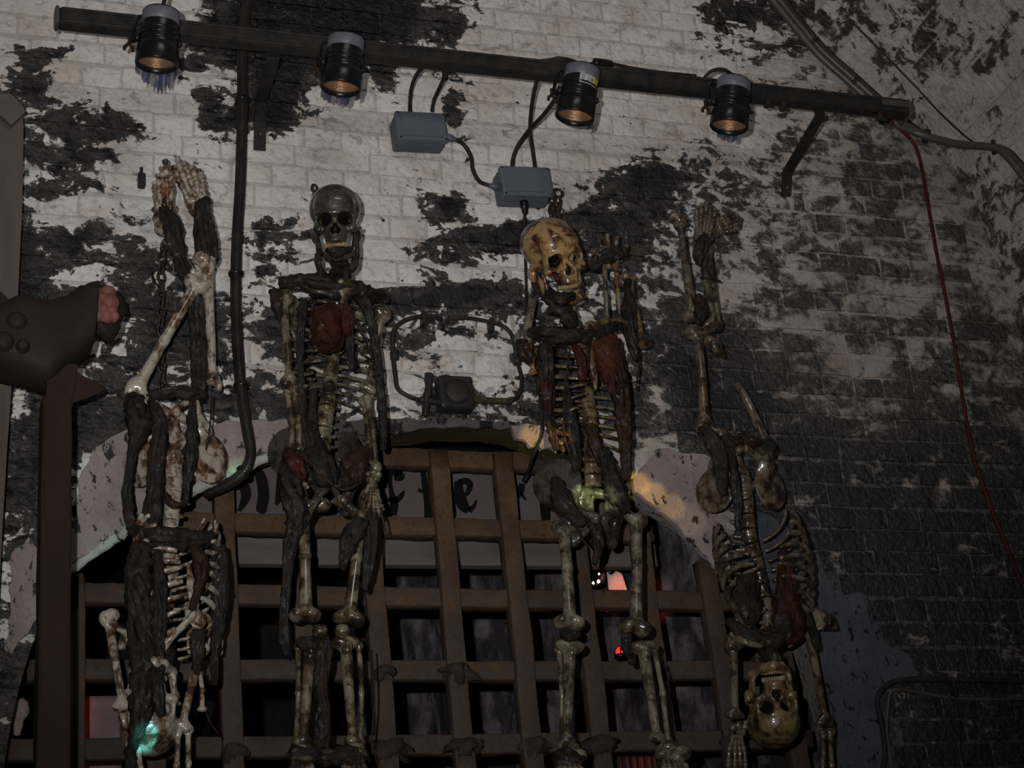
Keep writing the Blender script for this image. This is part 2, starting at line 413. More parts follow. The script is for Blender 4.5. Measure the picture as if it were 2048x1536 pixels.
# ------------------------------------------------------------------ signed distance modelling (for bones)
def ell(P, c, r, R=None):
    q = P - np.array(c)
    if R is not None: q = q @ R
    r = np.array(r); k0 = np.linalg.norm(q / r, axis=-1); k1 = np.linalg.norm(q / (r * r), axis=-1)
    return k0 * (k0 - 1) / np.maximum(k1, 1e-6)
def cap_(P, a, b, ra, rb=None):
    a = np.array(a, float); b = np.array(b, float); rb = ra if rb is None else rb
    d = b - a; t = np.clip(((P - a) @ d) / (d @ d), 0, 1)
    return np.linalg.norm(P - a - t[..., None] * d, axis=-1) - (ra + (rb - ra) * t)
def smin(a, b, k): h = np.clip(.5 + .5 * (b - a) / k, 0, 1); return b + (a - b) * h - k * h * (1 - h)
def smax(a, b, k): return -smin(-a, -b, k)
def rotm(ax, deg):
    return np.array(Matrix.Rotation(math.radians(deg), 3, ax))
def surf(fn, lo, hi, h):
    """surface nets: mesh the zero set of fn over the box lo..hi at voxel h"""
    lo = np.array(lo, float); n = np.ceil((np.array(hi) - lo) / h).astype(int) + 1
    g = np.stack(np.meshgrid(*[lo[i] + h * np.arange(n[i]) for i in range(3)], indexing='ij'), -1)
    F = fn(g); S = F < 0
    cnt = np.zeros(n - 1); acc = np.zeros((*(n - 1), 3))
    C = [(i, j, k) for i in (0, 1) for j in (0, 1) for k in (0, 1)]
    sl = lambda c: tuple(slice(c[d], n[d] - 1 + c[d]) for d in range(3))
    for a in range(8):
        for b in range(a + 1, 8):
            if sum(abs(C[a][d] - C[b][d]) for d in range(3)) != 1: continue
            fa, fb = F[sl(C[a])], F[sl(C[b])]
            m = (fa < 0) != (fb < 0)
            t = np.where(m, fa / np.where(m, fa - fb, 1), 0)
            p = np.array(C[a]) + t[..., None] * (np.array(C[b]) - np.array(C[a]))
            acc += np.where(m[..., None], p, 0); cnt += m
    act = cnt > 0; idx = -np.ones(act.shape, int); idx[act] = np.arange(act.sum())
    ijk = np.argwhere(act)
    V = lo + h * (ijk + acc[act] / cnt[act][:, None])
    Fs = []
    for d in range(3):
        e, f2 = [x for x in range(3) if x != d]
        a0 = [slice(1, n[i] - 1) for i in range(3)]; a0[d] = slice(0, n[d] - 1); b0 = list(a0); b0[d] = slice(1, n[d])
        sa, sb = S[tuple(a0)], S[tuple(b0)]
        for cond, flip in ((sa & ~sb, False), (~sa & sb, True)):
            q = np.argwhere(cond)
            if not len(q): continue
            q[:, e] += 1; q[:, f2] += 1
            def at(de, df):
                p = q.copy(); p[:, e] -= de; p[:, f2] -= df
                return idx[p[:, 0], p[:, 1], p[:, 2]]
            quad = np.stack([at(1, 1), at(0, 1), at(0, 0), at(1, 0)], 1)
            if flip != (d == 1): quad = quad[:, ::-1]
            Fs.append(quad)
    return V, np.vstack(Fs)

# ------------------------------------------------------------------ where whitewash is left on the wall: a coarse survey (0 bare soot .. 9 whole)
SURVEY = """
77788862000015488888874445465665
77888621112175888888874555545656
46888674236657587878888766666666
35677863258888688888888656555666
53358866888888788888767755444566
53457878888878888864334544444545
35656788888863787633255455545545
12254786467885324432443554545445
13663467467775456434454455454454
12242225322322344454434533455435
11253234322544543455232354445423
32432345543655653345 2122335433333
53234533233663454333511123443423
32235565 434653445434311112232222
31466655433444556666776111211222
32566655433444456677776111112111
43333344333444445566776111111111
53343333333333333333333211111111
54343333333333333333333322111111
44333333333333333333333322211111
33333333333333333333333322211112
33333333333333333333333322222111
33333333333333333333333321112111
33333333333333333333333321111111
"""
SV = np.array([[int(ch) for ch in ln.replace(' ', '')[:32]] for ln in SURVEY.strip().split('\n')], float)
SV = np.pad(SV, 3, mode='edge')
# finer marks seen on the wall: (px, py, rx, ry, value 0..9)
MARKS = [(170, 510, 130, 22, 2.8), (110, 545, 60, 16, 2.5), (250, 520, 60, 30, 3), (640, 35, 190, 55, 0), (560, 150, 45, 80, .3), (545, 215, 40, 50, .5), (770, 130, 22, 40, 1), (900, 180, 14, 60, 2), (905, 60, 22, 45, 1), (905, 250, 16, 55, 2.5),
         (905, 410, 32, 26, .5), (440, 250, 42, 16, 1), (410, 195, 30, 14, 2), (385, 130, 28, 22, 1.5), (150, 230, 60, 22, 2), (100, 105, 45, 18, 2), (60, 150, 40, 40, 2.5), (170, 275, 70, 35, 2.2),
         (250, 250, 40, 40, 2), (1480, 22, 70, 18, 1.5), (1600, 80, 30, 24, 2), (1290, 365, 70, 26, 1.5), (1320, 345, 40, 20, 1), (1010, 470, 70, 24, 1.5), (1180, 440, 100, 16, 2),
         (130, 440, 60, 12, 8.5), (125, 425, 28, 22, 9), (170, 465, 60, 10, 1), (240, 468, 40, 8, 8), (150, 555, 45, 14, 8), (340, 560, 50, 12, 7.5), (400, 590, 60, 10, 6), (640, 600, 90, 40, 2),
         (1460, 578, 48, 22, 8), (1740, 720, 60, 28, 7), (1720, 745, 40, 16, 7), (1640, 640, 50, 24, 6), (1780, 600, 70, 22, 6.2), (960, 690, 90, 40, 6.8), (1000, 740, 70, 26, 6), (815, 745, 40, 26, 7),
         (800, 830, 60, 26, 7), (560, 470, 70, 40, 3), (720, 520, 60, 40, 7), (960, 545, 100, 14, 7.5), (770, 560, 110, 10, 6.5), (930, 585, 90, 22, 1), (900, 500, 80, 20, 3), (560, 590, 40, 26, 7.5),
         (880, 655, 90, 22, 4), (1600, 1000, 22, 10, 6), (1885, 985, 10, 26, 7), (1580, 790, 16, 12, 7), (1560, 840, 22, 8, 6), (1690, 500, 26, 14, 2), (1860, 480, 26, 60, 5.5), (900, 800, 60, 30, 2)]
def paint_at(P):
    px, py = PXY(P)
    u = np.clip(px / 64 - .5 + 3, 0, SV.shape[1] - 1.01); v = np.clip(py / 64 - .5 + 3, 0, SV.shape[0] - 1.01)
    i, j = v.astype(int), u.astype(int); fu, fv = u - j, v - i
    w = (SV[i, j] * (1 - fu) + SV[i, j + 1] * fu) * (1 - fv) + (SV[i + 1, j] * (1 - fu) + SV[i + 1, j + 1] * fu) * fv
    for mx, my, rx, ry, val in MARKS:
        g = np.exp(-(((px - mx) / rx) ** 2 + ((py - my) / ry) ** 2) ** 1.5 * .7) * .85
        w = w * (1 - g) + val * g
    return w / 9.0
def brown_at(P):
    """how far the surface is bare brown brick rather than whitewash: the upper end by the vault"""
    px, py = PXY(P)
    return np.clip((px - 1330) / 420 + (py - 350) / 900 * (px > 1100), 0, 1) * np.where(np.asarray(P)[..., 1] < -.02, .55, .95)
# ------------------------------------------------------------------ the arch and the vault (setting)
ARCH_PX = [(140, 1130), (260, 1050), (380, 970), (500, 918), (600, 882), (780, 862), (900, 850), (1020, 854), (1140, 900), (1260, 960), (1400, 1050), (1500, 1130), (1600, 1240), (1660, 1400)]
ap = [W(*p) for p in ARCH_PX]
ARCH = [(.345, 0.), (.345, 1.5), (.355, 2.3), (.385, 2.72), (.44, 2.99)] + [(p[0], p[2]) for p in ap] + [(2.735, 2.5), (2.74, 1.5), (2.74, 0.)]
arch_s = resample([(x, 0, z) for x, z in ARCH], 120)[:, [0, 2]]
ARCH_C = np.array((1.5, 2.6))
def in_arch(x, z, grow=0.):
    """inside the arched opening, grown outwards by grow"""
    c = ARCH_C if z > 2.6 else np.array((1.54, z))
    d = np.array((x, z)) - c; L = np.linalg.norm(d)
    if L < 1e-6: return True
    k = max(0., (L - grow) / L)
    return in_poly(c[0] + d[0] * k, c[1] + d[1] * k, [tuple(q) for q in arch_s])
# vault: right haunch measured from the seam, then a flatter crown, mirrored about x = 1.2
VC, VR = np.array((2.145, 4.121)), 1.489
haunch = [(VC[0] + VR * math.cos(a), VC[1] + VR * math.sin(a)) for a in np.radians(np.linspace(0, 56, 15))]
right = [(3.634, 0.), (3.634, 3.)] + haunch + [(2.62, 5.62), (2.2, 5.83), (1.7, 5.95), (1.2, 5.99)]
left = [(2.4 - x, z) for x, z in right[::-1][1:]]
VAULT = right + left
vault_s = resample([(x, 0, z) for x, z in VAULT], 160)[:, [0, 2]]
def seam_x(z):
    """x of the vault's face at height z, right hand side"""
    r = vault_s[vault_s[:, 0] > 1.2]; o = np.argsort(r[:, 1])
    return float(np.interp(z, r[o, 1], r[o, 0]))

# end wall: mortar bed with the arched hole
cols = np.unique(np.r_[np.linspace(-1.28, 3.70, 150), arch_s[:, 0]])
def arch_top(x):
    m = arch_s
    if x <= .345 or x >= 2.74: return 0.
    best = 0.
    for (x1, z1), (x2, z2) in zip(m[:-1], m[1:]):
        if min(x1, x2) <= x <= max(x1, x2) and abs(x2 - x1) > 1e-9: best = max(best, z1 + (z2 - z1) * (x - x1) / (x2 - x1))
    return best
NR = 90
vs, fs = [], []
for x in cols:
    z0 = arch_top(x)
    for k in range(NR + 1):
        z = z0 + (6.0 - z0) * (k / NR)
        vs.append((x, 0., z))
for i in range(len(cols) - 1):
    xm = (cols[i] + cols[i + 1]) / 2
    for k in range(NR):
        a = i * (NR + 1) + k; b = a + NR + 1
        if abs(vs[a][2] - vs[b][2]) > 1.5: continue
        fs.append((a, b, b + 1, a + 1))
va = np.array(vs)
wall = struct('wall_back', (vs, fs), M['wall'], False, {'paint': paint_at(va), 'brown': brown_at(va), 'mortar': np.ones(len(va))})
wall['label'] = 'sooty brick end wall of the vault with flaking whitewash'

# plaster patches: outlines seen in the photograph, on the wall face
def poly_w(px): return [(W(*p)[0], W(*p)[2]) for p in px]
PATCHES = [
 ('plaster_patch', 'plaster', .020, [(1282, 935), (1300, 915), (1330, 905), (1362, 912), (1398, 915), (1418, 925), (1428, 980), (1440, 1040), (1452, 1090), (1456, 1150), (1450, 1172), (1400, 1108), (1330, 1040), (1262, 985), (1262, 962)]),
 ('plaster_patch', 'plaster', .018, [(150, 1020), (158, 960), (178, 915), (215, 880), (262, 862), (330, 850), (400, 862), (455, 846), (520, 845), (575, 846), (590, 880), (500, 922), (380, 974), (262, 1052), (138, 1132), (132, 1105)]),
 ('plaster_patch', 'plaster', .014, [(22, 1110), (60, 1080), (82, 1120), (80, 1200), (72, 1240), (40, 1285), (22, 1310), (5, 1300), (20, 1230)]),
 ('plaster_patch', 'plaster_dark', .010, [(590, 846), (640, 830), (690, 846), (760, 836), (800, 842), (880, 838), (960, 842), (1030, 848), (1100, 862), (1150, 888), (1200, 918), (1262, 962), (1260, 966), (1140, 906), (1020, 860), (900, 856), (780, 868), (600, 888)]),
 ('plaster_patch', 'plaster', .016, [(1018, 856), (1050, 853), (1085, 866), (1120, 884), (1144, 900), (1142, 910), (1128, 900), (1112, 908), (1098, 898), (1080, 902), (1070, 892), (1056, 898), (1044, 884), (1030, 880)]),
 ('plaster_patch', 'plaster_blue', .022, [(1470, 1060), (1508, 1028), (1545, 1040), (1575, 1095), (1605, 1120), (1630, 1112), (1640, 1140), (1640, 1164), (1668, 1176), (1684, 1200), (1708, 1186), (1724, 1196), (1728, 1236), (1752, 1260), (1764, 1292), (1776, 1300), (1812, 1312), (1824, 1356), (1768, 1366), (1752, 1396), (1766, 1448), (1776, 1500), (1784, 1600), (1670, 1600), (1665, 1430), (1604, 1262), (1500, 1140), (1456, 1105)]),
]
plaster_polys = []
for nm, mt, th, px in PATCHES:
    P2 = poly_w(px); plaster_polys.append(P2)
    rag = []                                     # ragged broken edge
    for i in range(len(P2)):
        a, b = np.array(P2[i]), np.array(P2[(i + 1) % len(P2)]); L = np.linalg.norm(b - a); n = max(1, int(L / .012))
        for k in range(n):
            q = a + (b - a) * k / n
            rag.append(q + .010 * np.array((mnoise.noise(Vector((q[0] * 28, q[1] * 28, 1))), mnoise.noise(Vector((q[0] * 28, q[1] * 28, 9))))))
    bm = bmesh.new()
    f = bm.faces.new([bm.verts.new((q[0], -th, q[1])) for q in rag])
    r = bmesh.ops.extrude_face_region(bm, geom=[f])
    for v in r['geom']:
        if isinstance(v, bmesh.types.BMVert): v.co.y = .0
    bmesh.ops.triangulate(bm, faces=bm.faces[:]); bmesh.ops.recalc_face_normals(bm, faces=bm.faces[:])
    me = bpy.data.meshes.new(nm); bm.to_mesh(me); bm.free(); me.materials.append(M[mt])
    put(nm, me, wall)
# arch reveal and soffit
rv, rf = [], []
nn = len(arch_s)
for y in (-.002, .03, .07, .125):
    for x, z in arch_s:
        j = .006 * mnoise.noise(Vector((x * 20, y * 20, z * 20)))
        rv.append((x + j, y, z + j))
for r_ in range(3):
    for i in range(nn - 1): rf.append((r_ * nn + i, r_ * nn + i + 1, (r_ + 1) * nn + i + 1, (r_ + 1) * nn + i))
M['edging'] = plaster_material('pale worn arch edging', (.36, .37, .34), (.24, .25, .23), (.05, .045, .04), .60)
obj('arch_edging', tube(pw([(136, 1146, -.006), (200, 1096, -.006), (262, 1054, -.006), (330, 1010, -.006), (390, 978, -.006), (450, 950, -.006), (510, 924, -.006), (560, 904, -.006)]), [.012, .016, .017, .016, .018, .018, .016, .010], 10, 60, .8, .35, 26), M['edging'], wall)
# the middle of the soffit is painted brown: a part of its own
def soff(i): return 1.40 < arch_s[i][0] < 2.10 and arch_s[i][1] > 3.3
obj('arch_reveal', (rv, [q for q in rf if not soff(q[0] % nn)]), M['reveal'], wall)
obj('arch_soffit', (rv, [q for q in rf if soff(q[0] % nn)]), M['soffit'], wall)

# bricks of the end wall: English bond, every brick a part; the rest beyond the limit joined
def brick_vf(c, ux, uy, un, w, h, d, seed):
    """a worn brick: front grid with rounded, uneven face and a skirt; ux along, uy up, un out of the wall"""
    nx, ny = 5, 2
    vs, fs = [], []
    for j in range(ny + 1):
        for i in range(nx + 1):
            s, t = i / nx - .5, j / ny - .5
            edge = (i in (0, nx)) + (j in (0, ny))
            q = c + ux * s * w + uy * t * h
            jit = .0032 * mnoise.noise(Vector(q) * 24 + Vector((seed, 0, 0)))
            out = d - (.0042 * min(edge, 1.3)) * min(1, d / .009) + .0048 * min(1, d / .006) * mnoise.noise(Vector(q) * 17 + Vector((0, seed, 0)))
            vs.append(q + un * out + ux * jit + uy * jit * .8)
    ring = [i for i in range(nx + 1)] + [(j * (nx + 1) + nx) for j in range(1, ny + 1)] + [ny * (nx + 1) + i for i in range(nx - 1, -1, -1)] + [j * (nx + 1) for j in range(ny - 1, 0, -1)]
    for j in range(ny):
        for i in range(nx):
            a = j * (nx + 1) + i; fs.append((a, a + 1, a + nx + 2, a + nx + 1))
    kt = len(vs)
    for r in ring: vs.append(vs[r].copy())
    k0 = len(vs)
    for r in ring:
        q = vs[r]; vs.append(q - un * ((q - c) @ un + .004))
    for k in range(len(ring)):
        k2 = (k + 1) % len(ring)
        fs.append((kt + k2, kt + k, k0 + k, k0 + k2))
    return vs, fs
COURSE = .0742
wb = []
X, Y, Z = np.eye(3)
row = 0; z = 2.17
while z < 5.93:
    stretcher = row % 2 == 0
    L = .226 if stretcher else .1135
    x = -.72 + (row % 2) * .057 + random.uniform(-.012, .012)
    while x < 4.1:
        w = L + random.uniform(-.008, .008)
        if stretcher and random.random() < .12: w = .113
        cx_ = x + w / 2; dz = random.uniform(-.003, .003) + .004 * math.sin(x * 2.1 + row)
        zc = z + dz
        corners = [(cx_ - w / 2, zc - .032), (cx_ + w / 2, zc - .032), (cx_ - w / 2, zc + .032), (cx_ + w / 2, zc + .032)]
        if all(cx < seam_x(cz_) - .004 and cx > -1.2 for cx, cz_ in corners) and not any(in_arch(cx, cz_, .012) for cx, cz_ in corners):
            covered = sum(any(in_poly(cx, cz_, p) for p in plaster_polys) for cx, cz_ in corners + [(cx_, zc)])
            if covered < 3: wb.append((np.array((cx_, 0., zc)), w - .011, .0625))
        x += w
    z += COURSE; row += 1
def split_bricks(lst, normal, axes, parent, limit, depth):
    meas = []
    for c, w, h in lst:
        px, py = PXY(c)
        inside = -10 < px < 2058 and -10 < py < 1546
        meas.append((0 if inside else 1, np.linalg.norm(c - CAM) - .2 * w))
    order = sorted(range(len(lst)), key=lambda i: meas[i])
    rest, rtone = [], []
    for n, i in enumerate(order):
        c, w, h = lst[i]
        ux, uy, un = axes(c)
        pa = float(paint_at(c)); g_ = max(0., pa - .45) * .007; w += g_; h += g_
        tn = random.gauss(0, .075)
        d = depth * (1 - .62 * pa) + random.uniform(-.0012, .0022) * min(1, depth / .008) ** 1.5
        vf = brick_vf(c, ux, uy, un, w, h, d, random.uniform(0, 90))
        P = np.array(vf[0])
        if n < limit and meas[i][0] == 0:
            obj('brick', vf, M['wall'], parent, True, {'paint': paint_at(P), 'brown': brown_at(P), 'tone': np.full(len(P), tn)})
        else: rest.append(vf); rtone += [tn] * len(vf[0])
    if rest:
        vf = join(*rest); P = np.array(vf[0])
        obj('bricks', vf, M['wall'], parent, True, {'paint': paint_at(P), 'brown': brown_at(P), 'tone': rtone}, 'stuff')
split_bricks(wb, -Y, lambda c: (X, Z, -Y), wall, 300, .0115)

# the vault over the visitor
yv = np.r_[np.linspace(0, -1.6, 41), np.linspace(-1.8, -6.4, 20)]
vs = [(x, y, z) for y in yv for x, z in vault_s]; nn2 = len(vault_s)
fs = [(r * nn2 + i, (r + 1) * nn2 + i, (r + 1) * nn2 + i + 1, r * nn2 + i + 1) for r in range(len(yv) - 1) for i in range(nn2 - 1)]
va = np.array(vs)
ceil = struct('ceiling', (vs, fs), M['wall'], False, {'paint': paint_at(va) * (va[:, 1] > -1.7) + .5 * (va[:, 1] <= -1.7), 'brown': brown_at(va), 'mortar': np.ones(len(va))})
ceil['label'] = 'brick barrel vault springing from the end wall'
# courses of the vault run towards the visitor
sc = vault_s[:nn2 // 2]; sl_ = np.r_[0, np.cumsum(np.linalg.norm(np.diff(sc, axis=0), axis=1))]
vb = []
s = 3.2; r_ = 0
while s < sl_[-1] - .8:
    x = np.interp(s, sl_, sc[:, 0]); z = np.interp(s, sl_, sc[:, 1])
    y = -.02 - (r_ % 2) * .11
    while y > -1.55:
        w = .226 + random.uniform(-.01, .01)
        vb.append((np.array((x, y - w / 2, z)), w - .011, .0625)); y -= w
    s += COURSE; r_ += 1
def vaxes(c):
    s_ = np.argmin(np.hypot(sc[:, 0] - c[0], sc[:, 1] - c[2])); a, b = sc[max(0, s_ - 1)], sc[min(len(sc) - 1, s_ + 1)]
    t = np.array((b[0] - a[0], 0, b[1] - a[1])); t /= np.linalg.norm(t)
    n = np.cross(t, (0, -1, 0)); n = n if n[0] < 0 or n[2] < 0 else -n
    ux = np.array((0, -1., 0))
    if np.cross(ux, t) @ n < 0: ux = -ux
    return ux, t, n
split_bricks(vb, None, vaxes, ceil, 300, .0085)

flo = struct('floor', box((1.2, -3.2, -.05), (5.0, 6.4, .1)), M['floor'])
struct('wall_front', box((1.2, -6.45, 3.0), (5.0, .1, 6.2)), M['far'])

# behind the arch: a black cell with rough rock on one side
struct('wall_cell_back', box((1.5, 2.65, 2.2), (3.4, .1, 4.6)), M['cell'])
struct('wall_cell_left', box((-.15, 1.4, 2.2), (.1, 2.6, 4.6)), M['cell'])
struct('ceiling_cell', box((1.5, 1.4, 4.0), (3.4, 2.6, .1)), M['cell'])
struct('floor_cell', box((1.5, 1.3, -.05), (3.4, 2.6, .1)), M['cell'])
gv, gf = [], []
A0, A1 = np.array((1.72, 1.55)), np.array((3.0, .30)); nu, nvv = 60, 90
for i in range(nu + 1):
    for k in range(nvv + 1):
        p = A0 + (A1 - A0) * i / nu; z = 1.6 + 2.4 * k / nvv
        q = Vector((p[0] * 5, p[1] * 5, z * 2.2))
        d = .10 * mnoise.noise(q) + .05 * mnoise.noise(q * 2.7)
        gv.append((p[0] - d * .6, p[1] - d, z))
for i in range(nu):
    for k in range(nvv):
        a = i * (nvv + 1) + k; gf.append((a, a + nvv + 1, a + nvv + 2, a + 1))
struct('wall_cell_right', (gv, gf), M['rock'], True)
# ------------------------------------------------------------------ lattice gate in the arch
def beam(p0, p1, wid, dep, n=24, seed=0., rnd=.5):
    """worn timber bar of wid (across) by dep (in y) between two points in the wall's plane"""
    p0, p1 = np.array(p0, float), np.array(p1, float); t = (p1 - p0) / np.linalg.norm(p1 - p0)
    side = np.cross(t, (0, 1, 0)); out = np.array((0, 1., 0))
    prof = []
    for sx, sy in ((-1, -1), (1, -1), (1, 1), (-1, 1)):
        for k in range(3):
            e = .5 * rnd * (1, .3, 0)[k]; g = .5 * rnd * (0, .3, 1)[k]
            if sx * sy > 0: prof.append((sx * (1 - g * .5), sy * (1 - e * .5)))
            else: prof.append((sx * (1 - e * .5), sy * (1 - g * .5)))
    m = len(prof); vs, fs = [], []
    for i in range(n + 1):
        c = p0 + (p1 - p0) * i / n
        c = c + side * .004 * mnoise.noise(Vector(c) * 4 + Vector((seed, 0, 0)))
        for u, v in prof:
            q = c + side * u * wid / 2 + out * v * dep / 2
            vs.append(q + (side * np.sign(u) + out * np.sign(v)) * .0028 * mnoise.noise(Vector(q) * 26 + Vector((seed, 0, 0))))
    for i in range(n):
        for k in range(m):
            k2 = (k + 1) % m
            fs.append((i * m + k, i * m + k2, (i + 1) * m + k2, (i + 1) * m + k))
    fs.append(tuple(range(m))[::-1]); fs.append(tuple(n * m + k for k in range(m)))
    return vs, fs
gate = thing('lattice_gate', 'brown timber lattice gate closing the low arch behind the skeletons', 'gate', (1.54, .16, 0))
for i, x in enumerate((.571, .778, .985, 1.195, 1.405, 1.625, 1.827, 2.032, 2.238, 2.443, 2.65)):
    zt = min(3.66, arch_top(x) - .005)
    if zt < 1.5: zt = 2.7
    obj('upright_bar', beam((x, .150, 1.55), (x - .004, .150, zt), .056, .046, 30, i * 3.1), M['timber_gate'], gate)
for i, z in enumerate((3.643, 3.427, 3.212, 2.997, 2.786, 2.573, 2.36)):
    xs = [q[0] for q in arch_s if q[1] > z + .02 and q[1] < 3.9]
    x0, x1 = (min(xs), max(xs)) if z < 3.6 else (1.28, 2.06)
    obj('cross_bar', beam((max(.36, x0), .172, z), (min(2.73, x1), .172, z), .056, .046, 46, 40 + i * 2.3, .8), M['timber_gate'], gate)
# mud and cobweb slung over the lower joints of the lattice
clumps = []
for x, z, sx, sz in ((1.62, 3.0, .075, .05), (1.63, 2.79, .09, .05), (1.41, 2.79, .10, .05), (1.41, 3.0, .06, .04), (1.83, 2.79, .07, .05), (2.03, 2.79, .08, .05), (1.2, 2.79, .1, .05), (2.24, 3.0, .06, .04), (2.44, 2.79, .06, .06), (1.22, 2.62, .1, .07), (1.45, 2.62, .1, .06), (.98, 2.79, .05, .04)):
    vs, fs = [], []
    nu, nv_ = 12, 8
    for i in range(nu + 1):
        for k in range(nv_):
            u = PI * i / nu; v = 2 * PI * k / nv_
            q = np.array((x + sx * .6 * math.cos(u), .135 + .036 * math.sin(u) * math.sin(v), z - .02 + sz * .62 * math.sin(u) * math.cos(v)))
            dd = 1 + .9 * mnoise.noise(Vector(q) * 40) + .6 * mnoise.noise(Vector(q) * 60)
            vs.append((x + (q[0] - x) * dd, .135 + (q[1] - .135) * dd, z + (q[2] - z) * dd))
    for i in range(nu):
        for k in range(nv_):
            k2 = (k + 1) % nv_; fs.append((i * nv_ + k, i * nv_ + k2, (i + 1) * nv_ + k2, (i + 1) * nv_ + k))
    clumps.append((vs, fs))
obj('mud', join(*clumps), M['mud'], gate, True, None, 'stuff')

# sign board with painted letters behind the top of the lattice
SY = .30
s0, s1 = W(420, 930, SY), W(1150, 1050, SY)
zt, zb = W(800, 905, SY)[2], W(800, 1049, SY)[2]
sign = thing('lettered_sign', 'mauve grey sign board with black gothic letters behind the top of the gate', 'sign', ((s0[0] + s1[0]) / 2, SY, zb))
obj('sign_board', box(((s0[0] + s1[0]) / 2 + .05, SY + .014, (zt + zb) / 2), (s1[0] - s0[0] + .35, .024, zt - zb), None, .003), M['sign'], sign, False)
def stroke(px, wpx):
    """a flat brush stroke on the board: centre line and widths in pixels of the photograph"""
    P = resample([(p[0], p[1], 0, w) for p, w in zip(px, wpx)], max(8, 6 * len(px)))
    L, R_ = [], []
    t = np.gradient(P[:, :2], axis=0); t /= np.linalg.norm(t, axis=1)[:, None] + 1e-9
    for (x, y, _, w), (tx, ty) in zip(P, t):
        w = max(w, 1.0)
        L.append(W(x - ty * w / 2, y + tx * w / 2, SY)); R_.append(W(x + ty * w / 2, y - tx * w / 2, SY))
    vs = []
    for a, b in zip(L, R_): vs += [a + Y * -.002, b + Y * -.002, a + Y * .003, b + Y * .003]
    fs = []
    for i in range(len(L) - 1):
        a = 4 * i; b = a + 4
        fs += [(a, a + 1, b + 1, b), (a + 2, b + 2, b + 3, a + 3), (a, b, b + 2, a + 2), (a + 1, a + 3, b + 3, b + 1)]
    fs += [(0, 2, 3, 1), (4 * len(L) - 4, 4 * len(L) - 3, 4 * len(L) - 1, 4 * len(L) - 2)]
    return vs, fs
LETTERS = [
 [([(462, 966), (486, 972), (492, 990), (486, 1008), (478, 1022)], [10, 20, 20, 14, 8])],
 [([(508, 936), (520, 950), (527, 985), (523, 1018), (520, 1026)], [6, 20, 22, 22, 14])],
 [([(562, 925), (566, 950), (560, 990), (552, 1010)], [14, 24, 18, 6])],
 [([(648, 1000), (654, 1012), (650, 1026)], [10, 16, 14]), ([(652, 1010), (665, 1016), (676, 1026)], [6, 12, 8])],
 [([(798, 950), (788, 940), (780, 952), (782, 980), (788, 1005), (786, 1030)], [22, 12, 10, 8, 16, 16]), ([(772, 1000), (792, 1000), (802, 992), (808, 982)], [6, 12, 10, 4]), ([(790, 950), (800, 952), (806, 946)], [18, 20, 8])],
 [([(846, 940), (850, 970), (856, 1005), (856, 1036)], [10, 12, 16, 14]), ([(836, 980), (846, 984)], [6, 6])],
 [([(898, 966), (904, 1000), (908, 1034)], [8, 12, 10])],
 [([(916, 962), (918, 985), (926, 1010), (938, 1022)], [14, 20, 22, 12]), ([(918, 965), (932, 962), (940, 970), (936, 984), (930, 990)], [12, 12, 12, 10, 6]), ([(938, 1022), (948, 1012), (952, 1000)], [12, 8, 3])],
 [([(1044, 968), (1040, 985), (1032, 998)], [12, 14, 6]), ([(1040, 985), (1052, 1000)], [5, 3])],
 [([(1078, 955), (1086, 975), (1090, 1010), (1092, 1040)], [22, 22, 20, 18]), ([(1098, 980), (1112, 988), (1120, 1008)], [12, 8, 6])],
]
for st in LETTERS:
    obj('letter', join(*[stroke(*s) for s in st]), M['ink_shade'], sign, False)
PYb = .34
pa, pb = W(430, 1062, PYb), W(1302, 1062, PYb)
z1, z0 = W(800, 1040, PYb)[2], W(800, 1133, PYb)[2]
plk = tag(obj('lintel_plank', box(((pa[0] + pb[0]) / 2, PYb, (z0 + z1) / 2), (pb[0] - pa[0], .04, z1 - z0), [Vector((1, 0, .012)).normalized(), (0, 1, 0), Vector((-.012, 0, 1)).normalized()], .006), M['plank'], None, False), 'long grey brown plank behind the gate, just below the lettered sign', 'plank')

# candle bracket, papers and red lamps inside the cell
cb = W(1195, 1150, .48)
cnd = thing('candle_bracket', 'curled black iron bracket with three lit bulbs inside the cell', 'light', cb + np.array((.0, .0, -.03)))
obj('scroll_arm', join(tube(pw([(1192, 1128, .48), (1208, 1134, .48), (1222, 1133, .48), (1227, 1140, .48), (1221, 1146, .48), (1216, 1140, .48)]), .0045, 8, 40), tube(pw([(1208, 1134, .48), (1206, 1150, .48), (1200, 1166, .48), (1186, 1172, .48)]), .005, 8, 24)), M['black'], cnd)
for bx, by, br in ((1186.5, 1166, .0042), (1197, 1163, .0052), (1198, 1148, .0034)):
    c = W(bx, by, .47)
    obj('bulb', lathe([(0, -br), (br * .7, -br * .7), (br, 0), (br * .7, br * .7), (.0, br * 1.3)], c, (0, 0, 1), 12), M['bulb_white'], cnd)
pc = [W(1212, 1126, .56), W(1244, 1148, .56), W(1256, 1185, .56), W(1218, 1182, .56)]
vs = [p + Y * 0 for p in pc] + [p + Y * .004 for p in pc]
tag(obj('pinned_paper', (vs, [(0, 1, 2, 3), (7, 6, 5, 4), (0, 4, 5, 1), (1, 5, 6, 2), (2, 6, 7, 3), (3, 7, 4, 0)]), simple('grey paper', (.42, .42, .45), (.36, .36, .38), 9, .7, bmp=.1), None, False), 'pale grey sheet hanging behind the curled candle bracket', 'paper')
lamp('candle_spill', 'SPOT', W(1200, 1150, .44), W(1232, 1172, .56), 2.2, (1, .22, .08), spot_size=math.radians(34), spot_blend=.6, shadow_soft_size=.01)
